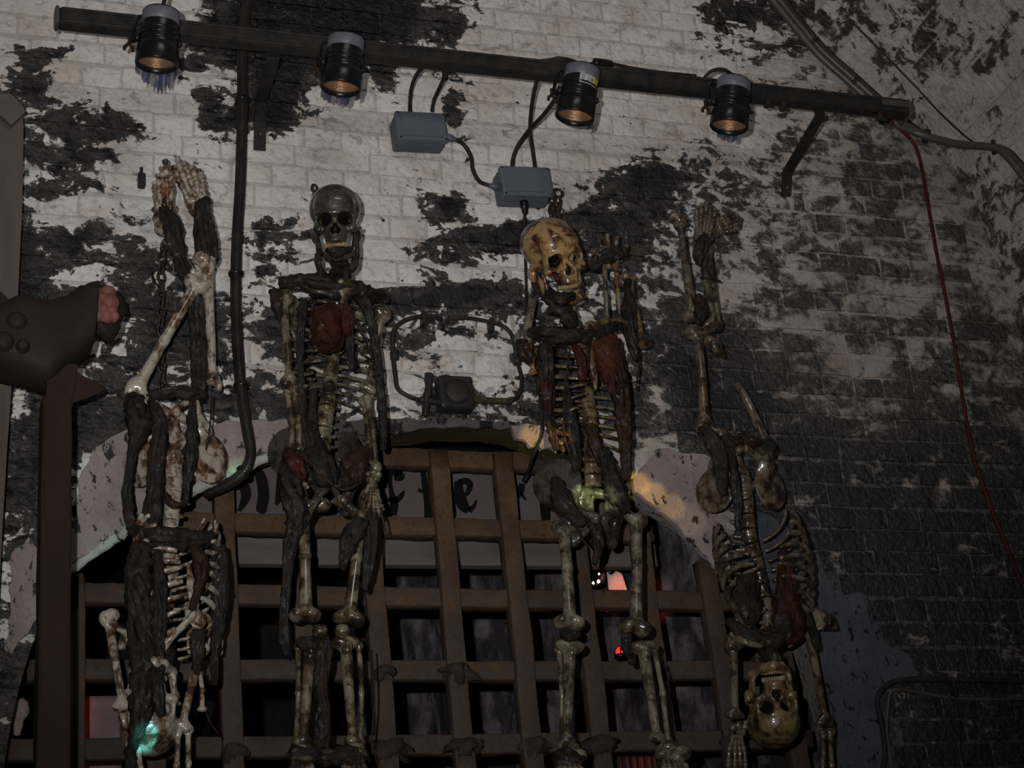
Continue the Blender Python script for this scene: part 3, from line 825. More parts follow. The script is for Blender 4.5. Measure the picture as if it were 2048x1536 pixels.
def red_lamp(px, py, y, r, label):
    c = W(px, py, y)
    t = thing('red_lamp', label, 'light', c - Z * r * 1.2)
    obj('lamp_base', lathe([(0, -r * 1.2), (r * 1.15, -r * 1.2), (r * 1.15, -r * .6), (r * .9, -r * .5), (0, -r * .45)], c, (0, 0, 1), 20), M['black'], t)
    obj('lamp_dome', lathe([(r * .85, -r * .5), (r * .9, -r * .1), (r * .7, r * .45), (r * .35, r * .8), (0, r * .9)], c, (0, 0, 1), 20), M['red_glow'], t)
    obj('lamp_cage', join(*[tube([c + np.array((math.cos(a) * r, math.sin(a) * r, -r * .6)), c + np.array((math.cos(a) * r * 1.02, math.sin(a) * r * 1.02, r * .1)), c + np.array((0, 0, r * 1.05))], r * .10, 6, 12) for a in np.arange(6) * PI / 3 + .2]), M['black'], t)
red_lamp(1240, 1303, .62, .018, 'larger caged red lamp glowing behind the gate')
red_lamp(1218, 1222, .62, .008, 'tiny caged red lamp glowing just under a cross bar of the gate')
lamp('red_glow_right', 'POINT', W(1236, 1290, .55), None, .05, (1, .03, .02), shadow_soft_size=.02)
lamp('red_glow_left', 'POINT', W(150, 1400, .42), None, .10, (1, .03, .015), shadow_soft_size=.02)
# what stands in the red light behind the lattice's near end
a, b = W(158, 1416, .55), W(228, 1445, .55)
tag(obj('tall_cabinet', box(((a[0] + b[0]) / 2, .60, (a[2] + .03) / 2), (b[0] - a[0] + .04, .16, a[2] + .03), None, .012), simple('grey painted cabinet', (.16, .13, .13), (.11, .09, .09), 12, .5, bmp=.3), None, False), 'top of a grey cabinet lit red behind the lattice beside the gallows post', 'cabinet')
rag = tube(pw([(26, 1350, .21), (24, 1400, .21), (40, 1416, .21), (36, 1440, .21), (34, 1470, .21)]), [.008, .010, .024, .016, .009], 10, 26, .4, .35, 30)
tag(obj('hanging_rag', rag, simple('pale rag', (.22, .17, .16), (.14, .10, .10), 30, .8, bmp=.5)), 'ragged pale cloth scrap hanging in the red light behind the lattice', 'cloth')
mm, nt_, bs_ = new_mat('red and black stripes'); wv = N(nt_, 'ShaderNodeTexWave'); wv.inputs['Scale'].default_value = 14; wv.bands_direction = 'X'
nt_.links.new(pos(nt_), wv.inputs[0]); setin(nt_, bs_.inputs['Base Color'], mix(nt_, step(nt_, wv.outputs[1], .5, .1), (.015, .012, .014), (.16, .02, .015))); bs_.inputs['Roughness'].default_value = .8
a, b = W(1222, 1503, .5), W(1330, 1503, .5)
cv, cf = [], []
for i in range(41):
    for k in range(9):
        cv.append((a[0] + (b[0] - a[0]) * i / 40, .5 + .014 * math.sin(i * 1.1) , a[2] - .30 * k / 8))
for i in range(40):
    for k in range(8):
        q = i * 9 + k; cf.append((q, q + 9, q + 10, q + 1))
cu = obj('striped_curtain', (cv, cf), mm); so = cu.modifiers.new('thick', 'SOLIDIFY'); so.thickness = .004
tag(cu, 'red and black striped curtain low behind the gate', 'curtain')
# ------------------------------------------------------------------ bones (metres; x across, -y front, z up)
def L_femur():
    def f(P):
        d = cap_(P, (0, 0, .03), (.0, -.006, .22), .0165, .0135); d = smin(d, cap_(P, (0, -.006, .22), (0, 0, .37), .0135, .016), .01)
        d = smin(d, ell(P, (.021, .006, .012), (.019, .027, .021)), .02); d = smin(d, ell(P, (-.021, .006, .012), (.019, .027, .021)), .02)
        d = smin(d, cap_(P, (0, 0, .372), (.045, 0, .412), .014), .018); d = smin(d, ell(P, (.05, 0, .417), (.023, .023, .023)), .006)
        return smin(d, ell(P, (-.014, .004, .385), (.018, .018, .030)), .014)
    return surf(f, (-.05, -.035, -.02), (.08, .045, .45), .0032)
def L_tibia():
    def f(P):
        d = cap_(P, (0, 0, .30), (0, 0, .05), .0155, .011); d = smin(d, cap_(P, (0, -.010, .30), (.002, -.004, .08), .008, .006), .008)
        d = smin(d, ell(P, (.017, .002, .343), (.021, .024, .018)), .03); d = smin(d, ell(P, (-.017, .002, .343), (.021, .024, .018)), .03)
        d = smin(d, ell(P, (0, -.02, .315), (.010, .009, .018)), .012)
        d = smin(d, ell(P, (0, 0, .018), (.022, .018, .018)), .022); return smin(d, ell(P, (.018, 0, .0), (.008, .010, .014)), .008)
    return surf(f, (-.05, -.04, -.02), (.05, .04, .375), .0032)
def rod(L, r, r0, r1):
    def f(P):
        d = cap_(P, (0, 0, .0), (.003, -.003, L * .5), r * 1.05, r); d = smin(d, cap_(P, (.003, -.003, L * .5), (0, 0, L), r, r * 1.05), .01)
        d = smin(d, ell(P, (0, 0, .004), (r0, r0 * .8, r0 * 1.2)), .012); return smin(d, ell(P, (0, 0, L - .004), (r1, r1 * .8, r1 * 1.2)), .012)
    m = max(r0, r1) * 1.4 + .006
    return surf(f, (-m, -m, -.03), (m, m, L + .03), .0026)
def L_humerus():
    def f(P):
        d = cap_(P, (0, 0, .03), (0, 0, .27), .0105, .0125)
        d = smin(d, ell(P, (.010, .003, .298), (.023, .023, .022)), .016); d = smin(d, ell(P, (-.012, -.004, .288), (.013, .016, .022)), .012)
        d = smin(d, ell(P, (0, 0, .012), (.029, .011, .016)), .022); return smin(d, ell(P, (-.012, 0, .003), (.012, .012, .011)), .006)
    return surf(f, (-.045, -.04, -.02), (.045, .04, .335), .003)
def L_skull():
    def f(P):
        d = ell(P, (0, .018, .048), (.072, .090, .068)); d = smin(d, ell(P, (0, -.052, .040), (.053, .030, .040)), .02)
        d = smin(d, ell(P, (0, -.064, .016), (.050, .018, .009)), .012)
        d = smin(d, ell(P, (0, -.050, -.038), (.033, .036, .036)), .018); d = smin(d, ell(P, (0, -.058, -.062), (.027, .027, .012)), .01)
        d = smin(d, ell(P, (0, .012, -.006), (.050, .066, .030)), .02)
        for s in (-1, 1):
            d = smin(d, ell(P, (s * .045, -.052, -.026), (.017, .016, .012)), .012)
            d = smin(d, cap_(P, (s * .052, -.046, -.024), (s * .068, .002, -.014), .0055), .008)
            d = smin(d, ell(P, (s * .052, -.050, .000), (.007, .014, .024)), .010)
            d = smin(d, ell(P, (s * .058, .026, -.028), (.012, .015, .022)), .012)
        d = smax(d, -ell(P, (0, .016, .040), (.060, .078, .054)), .004)
        for s in (-1, 1):
            d = smax(d, -ell(P, (s * .0305, -.086, .000), (.0195, .075, .0172), rotm('Z', s * 8)), .005)
            d = smax(d, -ell(P, (s * .076, -.034, .006), (.017, .030, .032)), .012)
            d = smax(d, -ell(P, (s * .0065, -.092, -.034), (.0078, .045, .0115)), .003)
        d = smax(d, -ell(P, (0, -.092, -.022), (.006, .045, .014)), .003)
        return d
    return surf(f, (-.085, -.1, -.085), (.085, .12, .125), .0028)
def L_jaw():
    def f(P):
        d = cap_(P, (0, -.076, -.106), (.022, -.066, -.103), .0125, .0115)
        d = smin(d, cap_(P, (0, -.076, -.106), (-.022, -.066, -.103), .0125, .0115), .01)
        for s in (-1, 1):
            d = smin(d, cap_(P, (s * .022, -.066, -.103), (s * .046, -.014, -.090), .0115, .010), .012)
            d = smin(d, cap_(P, (s * .046, -.014, -.090), (s * .055, .002, -.030), .0105, .007), .012)
            d = smin(d, cap_(P, (s * .050, -.030, -.075), (s * .052, -.026, -.036), .007, .004), .012)
        return d
    return surf(f, (-.075, -.1, -.13), (.075, .03, -.015), .0028)
def L_teeth(z, r, down):
    parts = []
    for k in range(-5, 6):
        a = k * .21; x, y = r * math.sin(a), -.052 - r * .95 * math.cos(a) + .010
        w = .0046 if abs(k) < 3 else .0054
        parts.append(lathe([(0, 0), (w * .75, .001), (w, .006), (w * .8, .0125), (w * .3, .0145), (0, .0148)], (x, y, z), (0, 0, down), 7))
    return join(*parts)
def L_hip():
    """one hip bone of the +x side"""
    def f(P):
        R = rotm('Z', 38) @ rotm('Y', 18)
        d = ell(P, (.078, .022, .058), (.062, .0085, .066), R)
        d = smin(d, ell(P, (.066, .004, -.004), (.030, .026, .030)), .02)
        d = smin(d, cap_(P, (.066, -.004, -.010), (.010, -.040, -.040), .0115), .012)
        d = smin(d, cap_(P, (.066, .006, -.012), (.052, .010, -.088), .015, .014), .014)
        d = smin(d, cap_(P, (.050, .006, -.090), (.012, -.036, -.052), .0085), .010)
        d = smin(d, cap_(P, (.020, .048, .050), (.050, .030, .040), .013), .012)
        return smax(d, -ell(P, (.094, -.014, -.012), (.019, .022, .021)), .006)
    return surf(f, (-.02, -.08, -.12), (.155, .08, .14), .003)
def L_sacrum():
    def f(P):
        d = ell(P, (0, .046, .045), (.040, .020, .022)); d = smin(d, ell(P, (0, .052, .010), (.030, .016, .036)), .012); d = smin(d, ell(P, (0, .046, -.030), (.012, .010, .030)), .012)
        for s in (-1, 1):
            for z in (.035, .012, -.010): d = smax(d, -ell(P, (s * .016, .034, z), (.0045, .014, .0045)), .002)
        return d
    return surf(f, (-.05, .015, -.07), (.05, .08, .08), .0026)
def L_scapula():
    def f(P):
        tri = smax(smax(P[..., 2] - .05 + P[..., 0] * .1, -(P[..., 0] + .042) , .01), (P[..., 0] * .82 - P[..., 2] * .57 - .030), .012)
        d = smax(smax(tri, -(P[..., 2] + .088), .01), np.abs(P[..., 1] - .012 * (P[..., 0] / .05) ** 2) - .0035, .004)
        d = smin(d, cap_(P, (-.03, .006, .026), (.056, .016, .050), .0045, .0075), .008)
        d = smin(d, ell(P, (.052, -.002, .030), (.012, .016, .019)), .012)
        return smin(d, cap_(P, (.036, 0, .048), (.052, -.026, .044), .0065, .005), .008)
    return surf(f, (-.06, -.04, -.105), (.08, .04, .075), .0028)
def L_vertebra():
    def f(P):
        r = np.hypot(P[..., 0] / 1.12, P[..., 1] - .0)
        d = smax(r - (.0175 + 9. * (P[..., 2]) ** 2 * 1.6), np.abs(P[..., 2]) - .0132, .003)
        for s in (-1, 1):
            d = smin(d, cap_(P, (s * .012, .018, .002), (s * .034, .030, .006), .0055, .0045), .006)
        return smin(d, cap_(P, (0, .026, .0), (0, .052, -.010), .006, .004), .010)
    return surf(f, (-.045, -.03, -.026), (.045, .065, .026), .0026)
def L_sternum():
    def f(P):
        d = ell(P, (0, 0, .070), (.027, .007, .026)); d = smin(d, ell(P, (0, 0, -.010), (.0165, .006, .062)), .012)
        return smin(d, ell(P, (0, 0, -.082), (.007, .005, .018)), .010)
    return surf(f, (-.04, -.015, -.11), (.04, .015, .11), .0026)
def rib_path(i):
    """rib i (1..12) of the +x side in the frame of the rib cage; z from +.17 (neck) to -.17"""
    a = [.062, .086, .102, .113, .121, .127, .130, .130, .128, .122, .112, .098][i - 1]
    d = [.050, .064, .074, .082, .087, .090, .092, .092, .090, .086, .080, .072][i - 1]
    z0 = .165 - (i - 1) * .0285; drop = .040 + .0055 * i
    te = [2.55, 2.75, 2.86, 2.90, 2.90, 2.86, 2.80, 2.55, 2.35, 2.15, 1.75, 1.45][i - 1]
    pts = []
    for t in np.linspace(.16, te, 22):
        z = z0 - drop * (1 - math.cos(t)) * .5 * 1.25
        if i in (6, 7, 8, 9, 10) and t > 2.0: z += (t - 2.0) ** 1.6 * (.018 + .010 * (i - 5))
        pts.append((a * math.sin(t), d * math.cos(t) * 1.0 - .002, z))
    return pts
LIB = {}
def lib(kind):
    if kind not in LIB:
        if kind[:3] == 'rib':
            i = int(kind[3:]); v, f = tube(rib_path(i), [.0075] * 18 + [.008, .008, .007, .006], 7, 34, .62, .16, 45, True, (0, 0, 1), i); LIB[kind] = (np.array(v), f)
        else:
            LIB[kind] = {'femur': L_femur, 'tibia': L_tibia, 'fibula': lambda: rod(.36, .0062, .0105, .0095), 'humerus': L_humerus, 'radius': lambda: rod(.24, .0068, .013, .010),
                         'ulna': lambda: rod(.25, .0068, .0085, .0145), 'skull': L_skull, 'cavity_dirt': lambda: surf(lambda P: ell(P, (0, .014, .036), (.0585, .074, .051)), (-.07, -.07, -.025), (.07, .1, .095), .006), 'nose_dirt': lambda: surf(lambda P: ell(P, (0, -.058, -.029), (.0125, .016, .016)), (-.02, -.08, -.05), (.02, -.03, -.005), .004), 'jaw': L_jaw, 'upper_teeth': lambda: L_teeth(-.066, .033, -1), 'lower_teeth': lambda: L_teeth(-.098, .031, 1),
                         'hip_bone': L_hip, 'sacrum': L_sacrum, 'scapula': L_scapula, 'vertebra': L_vertebra, 'sternum': L_sternum}[kind]()
    return LIB[kind]
MESHES = {}
def bmesh_of(kind, mat, mirror=False):
    k = (kind, mat, mirror)
    if k not in MESHES:
        v, f = lib(kind); v = np.array(v)
        if mirror: v = v * (-1, 1, 1); f = [tuple(q[::-1]) for q in f]
        MESHES[k] = mesh_of(kind, v, f, M[mat])
    return MESHES[k]
L0 = {'femur': .42, 'tibia': .36, 'fibula': .36, 'humerus': .31, 'radius': .24, 'ulna': .25}
def long_bone(kind, bot, top, root, mat, r=1.0, mirror=False, spin=0., name=None):
    """long bone with its lower (distal) end at bot and upper end at top"""
    b, t = Vector(bot), Vector(top); z = (t - b); L = z.length; z.normalize()
    y = Vector((0, 1, 0)); y = (y - z * y.dot(z)).normalized()
    if spin: y = Matrix.Rotation(math.radians(spin), 3, z) @ y
    x = y.cross(z)
    m = Matrix(((x.x * r, y.x * r, z.x * L / L0[kind], b.x), (x.y * r, y.y * r, z.y * L / L0[kind], b.y), (x.z * r, y.z * r, z.z * L / L0[kind], b.z), (0, 0, 0, 1)))
    return put(name or kind, bmesh_of(kind, mat, mirror), root, m)
def frame(origin, up, yaw=0., pitch=0., s=(1, 1, 1)):
    """local frame with z along up, then turned by yaw about z and tipped forward by pitch about x"""
    z = Vector(up).normalized(); y = Vector((0, 1, 0)); y = (y - z * y.dot(z)).normalized(); x = y.cross(z)
    R = Matrix((x, y, z)).transposed()
    R = R @ Matrix.Rotation(math.radians(yaw), 3, 'Z') @ Matrix.Rotation(math.radians(pitch), 3, 'X')
    return T(origin) @ R.to_4x4() @ Matrix.Diagonal((*s, 1))
def skull(root, origin, up, yaw, pitch, s, mat, open_jaw=8, jaw=True):
    m = frame(origin, up, yaw, pitch, (s, s, s))
    sk = put('skull', bmesh_of('skull', mat), root, m)
    put('upper_teeth', bmesh_of('upper_teeth', 'teeth'), sk, m)
    put('cavity_dirt', bmesh_of('cavity_dirt', 'ink_shade'), sk, m); put('nose_dirt', bmesh_of('nose_dirt', 'ink_shade'), sk, m)  # black fills that paint the shade inside the eye sockets and nose hole
    if jaw:
        hinge = T((0, .0, -.03)) @ Matrix.Rotation(math.radians(open_jaw), 4, 'X') @ T((0, 0, .03))
        j = put('jaw', bmesh_of('jaw', mat), root, m @ hinge)
        put('lower_teeth', bmesh_of('lower_teeth', 'teeth'), j, m @ hinge)
    return m
def torso(root, origin, up, yaw, s, mat, ribs=range(1, 13), sides=(-1, 1), scap=True, skip=(), breast=True):
    m = frame(origin, up, yaw, 0, s)
    for i in ribs:
        for sd in sides:
            if (i, sd) in skip: continue
            put('rib', bmesh_of('rib%d' % i, mat, sd < 0), root, m)
    if breast: put('sternum', bmesh_of('sternum', mat), root, m @ T((0, -.088, .04)) @ Matrix.Rotation(math.radians(12), 4, 'X'))
    if scap:
        for sd in sides:
            put('scapula', bmesh_of('scapula', mat, sd < 0), root, m @ T((sd * .095, .070, .085)) @ Matrix.Rotation(math.radians(sd * -18), 4, 'Z'))
    return m
def spine(root, pts, n, mat, s0=.8, s1=1.15, yaw=0.):
    P = resample([W(*p) for p in pts], n)
    for i in range(n):
        up = P[min(n - 1, i + 1)] - P[max(0, i - 1)]
        if i == 0: up = P[1] - P[0]
        L = np.linalg.norm(P[-1] - P[0]) / (n - 1)
        k = s0 + (s1 - s0) * i / (n - 1)
        put('vertebra', bmesh_of('vertebra', mat), root, frame(P[i], -np.array(up), yaw, 0, (k, k, L / .0275)))
def pelvis(root, origin, up, yaw, s, mat, pitch=0.):
    m = frame(origin, up, yaw, pitch, (s, s, s))
    for sd in (-1, 1): put('hip_bone', bmesh_of('hip_bone', mat, sd < 0), root, m)
    put('sacrum', bmesh_of('sacrum', mat), root, m)
    return m
def fan(root, name, base, fingers, r, mat, palm=None):
    """hand or foot bones: carpals at base, then each digit a chain of knobbed bones (world points)"""
    parts = []
    for ch in fingers:
        ch = [np.array(c, float) for c in ch]
        for a, b in zip(ch[:-1], ch[1:]):
            d = b - a
            parts.append(tube([a + d * .02, a + d * .12, a + d * .5, a + d * .88, a + d * .98], [r * .9, r * 1.15, r * .72, r * 1.15, r * .8], 7, 12, 1, .15, 60))
    for c, rr in palm or []:
        c = np.array(c)
        parts.append(tube([c - Z * rr * .7, c - Z * rr * .2, c + Z * rr * .4, c + Z * rr * .8], [rr * .5, rr, rr, rr * .55], 8, 10, 1, .3, 60))
    return obj(name, join(*parts), M[mat], root)
def gunk(root, paths, mat='rot', name='rotten_flesh', noise=.6, nscale=44, seg=8):
    """stringy strips of rot: each a list of (px, py, y, radius in photo pixels); a core with sinews twisted round it"""
    rnd = random.Random(int(paths[0][0][0] * 7 + len(paths)))
    for i, p in enumerate(paths):
        P = np.array([W(*q[:3]) for q in p]); R = np.array([q[3] * .98 / 655. for q in p])
        L = float(np.sum(np.linalg.norm(np.diff(P, axis=0), axis=1))); n = max(10, int(L / .007))
        parts = [tube(P, R * .74, seg + 2, n, .8, noise, nscale, True, None, i * 2.7)]
        Q = resample(np.c_[P, R], max(8, int(L / .02)))
        for k in range(5):
            a0, w = rnd.uniform(0, 6.28), rnd.uniform(-9, 9); a, b = (0., 1.) if k < 2 else sorted((rnd.uniform(0, .45), rnd.uniform(.55, 1.12)))
            m = len(Q); S = []
            for h in range(max(5, int(m * (b - a)))):
                f = (a + (b - a) * h / max(4, int(m * (b - a)) - 1)) * (m - 1); q = Q[min(m - 1, int(f))]
                th = a0 + w * L * f / m + .8 * mnoise.noise(Vector((f * .3, k, i)))
                e = max(0., f - (m - 1)) * .02
                S.append((q[0] + math.cos(th) * q[3] * .62, q[1] - abs(math.sin(th)) * q[3] * .5, q[2] + math.sin(th) * q[3] * .2 - e, max(.0016, q[3] * rnd.uniform(.26, .40))))
            S = np.array(S); S[-1, 3] *= .4; S[0, 3] *= .6
            parts.append(tube(S[:, :3], S[:, 3], 6, max(8, 2 * len(S)), 1, .5, 55, True, None, k + i * 1.1))
        obj(name, join(*parts), M[mat], root)
def strand(root, paths, mat='rot', name='tendon', r=1.6):
    for i, p in enumerate(paths):
        obj(name, tube([W(*q[:3]) for q in p], [r / 655.] * len(p), 6, 8 * len(p), 1, .5, 60, True, None, i * 1.3), M[mat], root)
def flap(root, outline, y, th, mat, name='rotten_flesh', bulge=.02, seed=0.):
    """a sheet of rot with a ragged outline (photo pixels), thick and bulging towards the visitor"""
    c = np.mean(np.array(outline, float), axis=0); rings = 7; n = 56
    P = resample([(x, yy, 0) for x, yy in outline + outline[:1]], n + 1)[:-1, :2]
    vs, fs = [], []
    for s in (1, -1):
        for r in range(rings + 1):
            k = r / rings
            for q in P:
                z = c + (q - c) * k
                j = mnoise.noise(Vector((z[0] * .06, z[1] * .06, seed))); j2 = mnoise.noise(Vector((z[0] * .2, z[1] * .2, seed + 3)))
                zz = z + (q - c) / (np.linalg.norm(q - c) + 1e-6) * (j * 5 + j2 * 5) * k
                dy = -(bulge * (1 - k ** 2.2) + th * (1 - k ** 6) + .010 * j + .006 * j2) if s > 0 else .0
                vs.append(W(zz[0], zz[1], y + dy))
    m = (rings + 1) * n
    for s in (0, 1):
        for r in range(rings):
            for k in range(n):
                k2 = (k + 1) % n
                a = [s * m + r * n + k, s * m + r * n + k2, s * m + (r + 1) * n + k2, s * m + (r + 1) * n + k]
                fs.append(tuple(a if s == 0 else a[::-1]))
    for k in range(n):
        k2 = (k + 1) % n
        fs.append((rings * n + k, rings * n + k2, m + rings * n + k2, m + rings * n + k))
    return obj(name, (vs, fs), M[mat], root)
UP = np.array((0, 0, 1.)); DOWN = -UP
def dirpx(a, b, y):
    d = W(*b, y) - W(*a, y); return d / np.linalg.norm(d)

# ---------- skeleton hung upside down beside the black cable bundle (bleached bone in black rot)
s1 = thing('hanging_skeleton', 'bleached skeleton hung by the feet next to the black cable bundle, wrapped in black rot', 'skeleton', W(340, 1100, -.2), 'hanging skeletons')
B1 = 'bone1'
# feet with toes up
for (ank, toe, wd, n5) in (((332, 462), (322, 318), 32, 0), ((402, 425), (364, 312), 44, 1)):
    a = np.array(ank, float); t = np.array(toe, float); d = t - a; pn = np.array((-d[1], d[0])) / np.linalg.norm(d)
    ch = []
    for k in range(5):
        o = (k - 2) / 4 * wd
        e = 1 - .10 * abs(k - (1 if n5 else 3))
        q = lambda f, g: W(*(a + d * f * e + pn * o * g), -.17 - .03 * math.sin(f * 2.6))
        ch.append([q(.30, .75), q(.66, 1.0), q(.84, 1.05), q(.98, 1.0)])
    pal = [(W(*(a + d * f + pn * o), -.18), r) for f, o, r in ((.04, 0, .030), (.17, -8, .024), (.17, 8, .024), (.30, -11, .019), (.30, 1, .020), (.30, 12, .018))]
    fan(s1, 'foot_bones', None, ch, .0085, B1, pal)
long_bone('tibia', W(426, 772, -.16), W(412, 505, -.19), s1, B1, 1.02, spin=20)
long_bone('fibula', W(352, 545, -.15), W(338, 470, -.16), s1, B1, 1.1)
long_bone('tibia', W(342, 480, -.17), W(392, 560, -.19), s1, B1, .9)
long_bone('femur', W(398, 560, -.20), W(262, 798, -.19), s1, B1, .98, mirror=True)
pelvis(s1, W(346, 868, -.17), DOWN, 14, 1.08, B1, -8)
spine(s1, [(346, 918, -.15), (348, 970, -.155), (343, 1030, -.16), (338, 1090, -.15), (330, 1170, -.13), (322, 1250, -.13), (315, 1320, -.15)], 15, B1, 1.12, .8)
tm = torso(s1, W(358, 1182, -.20), np.array((.03, 0, -1)), -14, (.88, .95, 1.0), B1)
long_bone('humerus', W(247, 1418, -.24), W(214, 1224, -.22), s1, B1, .95)
long_bone('radius', W(268, 1590, -.25), W(246, 1432, -.24), s1, B1)
long_bone('ulna', W(290, 1590, -.23), W(258, 1424, -.22), s1, B1)
long_bone('humerus', W(362, 1458, -.22), W(404, 1286, -.21), s1, B1, .95, mirror=True)
long_bone('radius', W(345, 1600, -.23), W(356, 1462, -.22), s1, B1)
long_bone('ulna', W(372, 1600, -.21), W(376, 1456, -.20), s1, B1)
long_bone('radius', W(404, 1420, -.19), W(400, 1345, -.19), s1, B1, .9, name='splint_bone')
obj('clavicle', tube(pw([(392, 1222, -.30), (372, 1246, -.31), (345, 1272, -.31), (322, 1298, -.29)]), [.011, .009, .010, .013], 9, 30, 1, .15, 40), M[B1], s1)
obj('clavicle', tube(pw([(224, 1244, -.25), (240, 1258, -.27), (262, 1272, -.28), (290, 1290, -.27)]), [.010, .008, .009, .011], 9, 30, 1, .15, 40), M[B1], s1)
skull(s1, W(302, 1418, -.22), np.array((-.06, -.0, -1)), 6, -16, 1.0, B1, 4)
gunk(s1, [
 [(414, 395, -.20, 8), (402, 418, -.21, 18), (408, 450, -.20, 22), (414, 500, -.20, 23), (422, 526, -.19, 16)],
 [(322, 372, -.19, 8), (326, 420, -.19, 13), (342, 446, -.20, 21), (350, 490, -.20, 18), (360, 520, -.19, 12)],
 [(352, 500, -.19, 12), (366, 540, -.19, 17), (380, 570, -.19, 16), (392, 620, -.18, 17), (396, 690, -.17, 16), (397, 760, -.17, 17), (396, 800, -.18, 14)],
 [(262, 788, -.22, 10), (275, 815, -.24, 26), (282, 850, -.24, 26), (268, 900, -.23, 12), (256, 980, -.22, 11), (258, 1040, -.22, 12), (268, 1066, -.21, 9)],
 [(300, 800, -.22, 10), (318, 850, -.24, 16), (312, 920, -.24, 16), (308, 990, -.23, 17), (302, 1060, -.22, 22), (300, 1120, -.22, 18)],
 [(385, 800, -.24, 8), (384, 850, -.25, 12), (382, 910, -.25, 16), (374, 960, -.24, 10), (372, 1000, -.22, 7)],
 [(300, 792, -.2, 12), (340, 784, -.21, 15), (380, 786, -.21, 16), (408, 792, -.19, 12)],
 [(262, 1060, -.22, 12), (300, 1072, -.25, 24), (350, 1078, -.27, 26), (400, 1080, -.25, 22), (430, 1070, -.2, 10)],
 [(284, 1090, -.27, 22), (280, 1160, -.29, 28), (282, 1240, -.29, 27), (284, 1320, -.30, 26), (282, 1400, -.31, 24), (276, 1456, -.29, 18), (262, 1500, -.25, 12), (262, 1545, -.25, 13)],
 [(316, 1100, -.29, 10), (320, 1180, -.30, 13), (318, 1260, -.30, 13), (314, 1330, -.31, 14), (314, 1390, -.33, 13), (320, 1432, -.33, 8)],
 [(436, 1090, -.22, 14), (440, 1150, -.22, 18), (438, 1220, -.21, 16), (430, 1300, -.20, 11), (430, 1370, -.19, 7)],
 [(398, 1260, -.24, 16), (394, 1320, -.23, 12), (392, 1350, -.22, 8)],
 [(330, 1290, -.26, 22), (326, 1320, -.26, 20), (332, 1346, -.27, 15)],
], 'rot')
gunk(s1, [[(330, 985, -.21, 5), (338, 1004, -.21, 10), (360, 1010, -.21, 9), (376, 1000, -.20, 5)], [(390, 1090, -.28, 10), (402, 1130, -.30, 16), (394, 1180, -.31, 10), (384, 1220, -.31, 8)]], 'rot_brown')
strand(s1, [[(424, 790, -.18), (420, 850, -.2), (412, 900, -.19)], [(404, 1400, -.19), (418, 1440, -.18), (438, 1470, -.17)], [(300, 540, -.15), (306, 560, -.15), (318, 575, -.15)]])

# ---------- standing skeleton with the mud coated skull (second along the rail)
s2 = thing('hanging_skeleton', 'upright olive brown skeleton with a mud coated skull and red breast lump', 'skeleton', W(660, 900, -.2), 'hanging skeletons')
B2 = 'bone2'
skull(s2, W(671, 448, -.30), np.array((.02, 0, 1)), -16, 17, 1.0, 'skull2', 2)
obj('skull_pin', tube(pw([(674, 392, -.26), (674, 376, -.26)]), .003, 6, 6), M['chain'], s2)
spine(s2, [(676, 520, -.22), (678, 570, -.19), (670, 650, -.15), (662, 740, -.15), (655, 800, -.17), (648, 850, -.18), (644, 892, -.17)], 18, B2, .75, 1.2)
torso(s2, W(662, 676, -.20), np.array((.03, 0, 1)), 10, (.92, 1.0, 1.02), B2)
obj('clavicle', tube(pw([(664, 590, -.29), (630, 582, -.29), (595, 574, -.25), (560, 580, -.2)]), [.009, .007, .008, .010], 8, 26), M[B2], s2)
obj('clavicle', tube(pw([(684, 592, -.29), (715, 586, -.29), (745, 590, -.25), (772, 600, -.2)]), [.009, .007, .008, .010], 8, 26), M[B2], s2)
long_bone('humerus', W(580, 770, -.23), W(566, 590, -.21), s2, B2)
long_bone('radius', W(584, 905, -.26), W(576, 784, -.23), s2, B2, 1.25)
long_bone('ulna', W(598, 900, -.26), W(588, 775, -.22), s2, B2, 1.2)
long_bone('humerus', W(736, 782, -.21), W(766, 618, -.21), s2, B2, mirror=True)
long_bone('radius', W(752, 938, -.25), W(733, 795, -.22), s2, B2, 1.25)
long_bone('ulna', W(738, 930, -.25), W(728, 800, -.21), s2, B2, 1.2)
def hand(root, wrist, tips, y, mat, r=.0065):
    wv_ = np.array(wrist, float); ch = []
    for tx, ty, sp in tips:
        t = np.array((tx, ty), float); d = t - wv_; pn = np.array((-d[1], d[0])) / np.linalg.norm(d)
        q = lambda f, o: W(*(wv_ + d * f + pn * o), y - .02 * math.sin(f * 3))
        ch.append([q(.18, sp * .3), q(.50, sp), q(.74, sp), q(.90, sp * .7), q(1.0, sp * .3)])
    pal = [(W(wv_[0] + dx, wv_[1] + dy, y), .012) for dx, dy in ((-9, 2), (0, 0), (9, 3), (-5, 12), (6, 12))]
    return fan(root, 'hand_bones', None, ch, r, mat, pal)
hand(s2, (586, 912), [(568, 985, -3), (580, 1010, -2), (592, 1022, 0), (604, 1016, 2), (616, 975, 4)], -.27, B2)
hand(s2, (746, 948), [(722, 1000, -3), (734, 1022, -2), (748, 1034, 0), (760, 1034, 2), (768, 1020, 3)], -.26, B2)
pelvis(s2, W(650, 948, -.18), UP, 6, 1.1, 'skull2', 4)
long_bone('femur', W(612, 1236, -.25), W(606, 1005, -.20), s2, B2, 1.05)
long_bone('femur', W(698, 1242, -.25), W(724, 1010, -.20), s2, B2, 1.05, mirror=True)
obj('kneecap', lathe([(0, -.02), (.017, -.012), (.021, 0), (.016, .013), (0, .018)], W(640, 1262, -.29), (0, 0, 1), 12), M[B2], s2)
obj('kneecap', lathe([(0, -.02), (.017, -.012), (.021, 0), (.016, .013), (0, .018)], W(684, 1262, -.29), (0, 0, 1), 12), M[B2], s2)
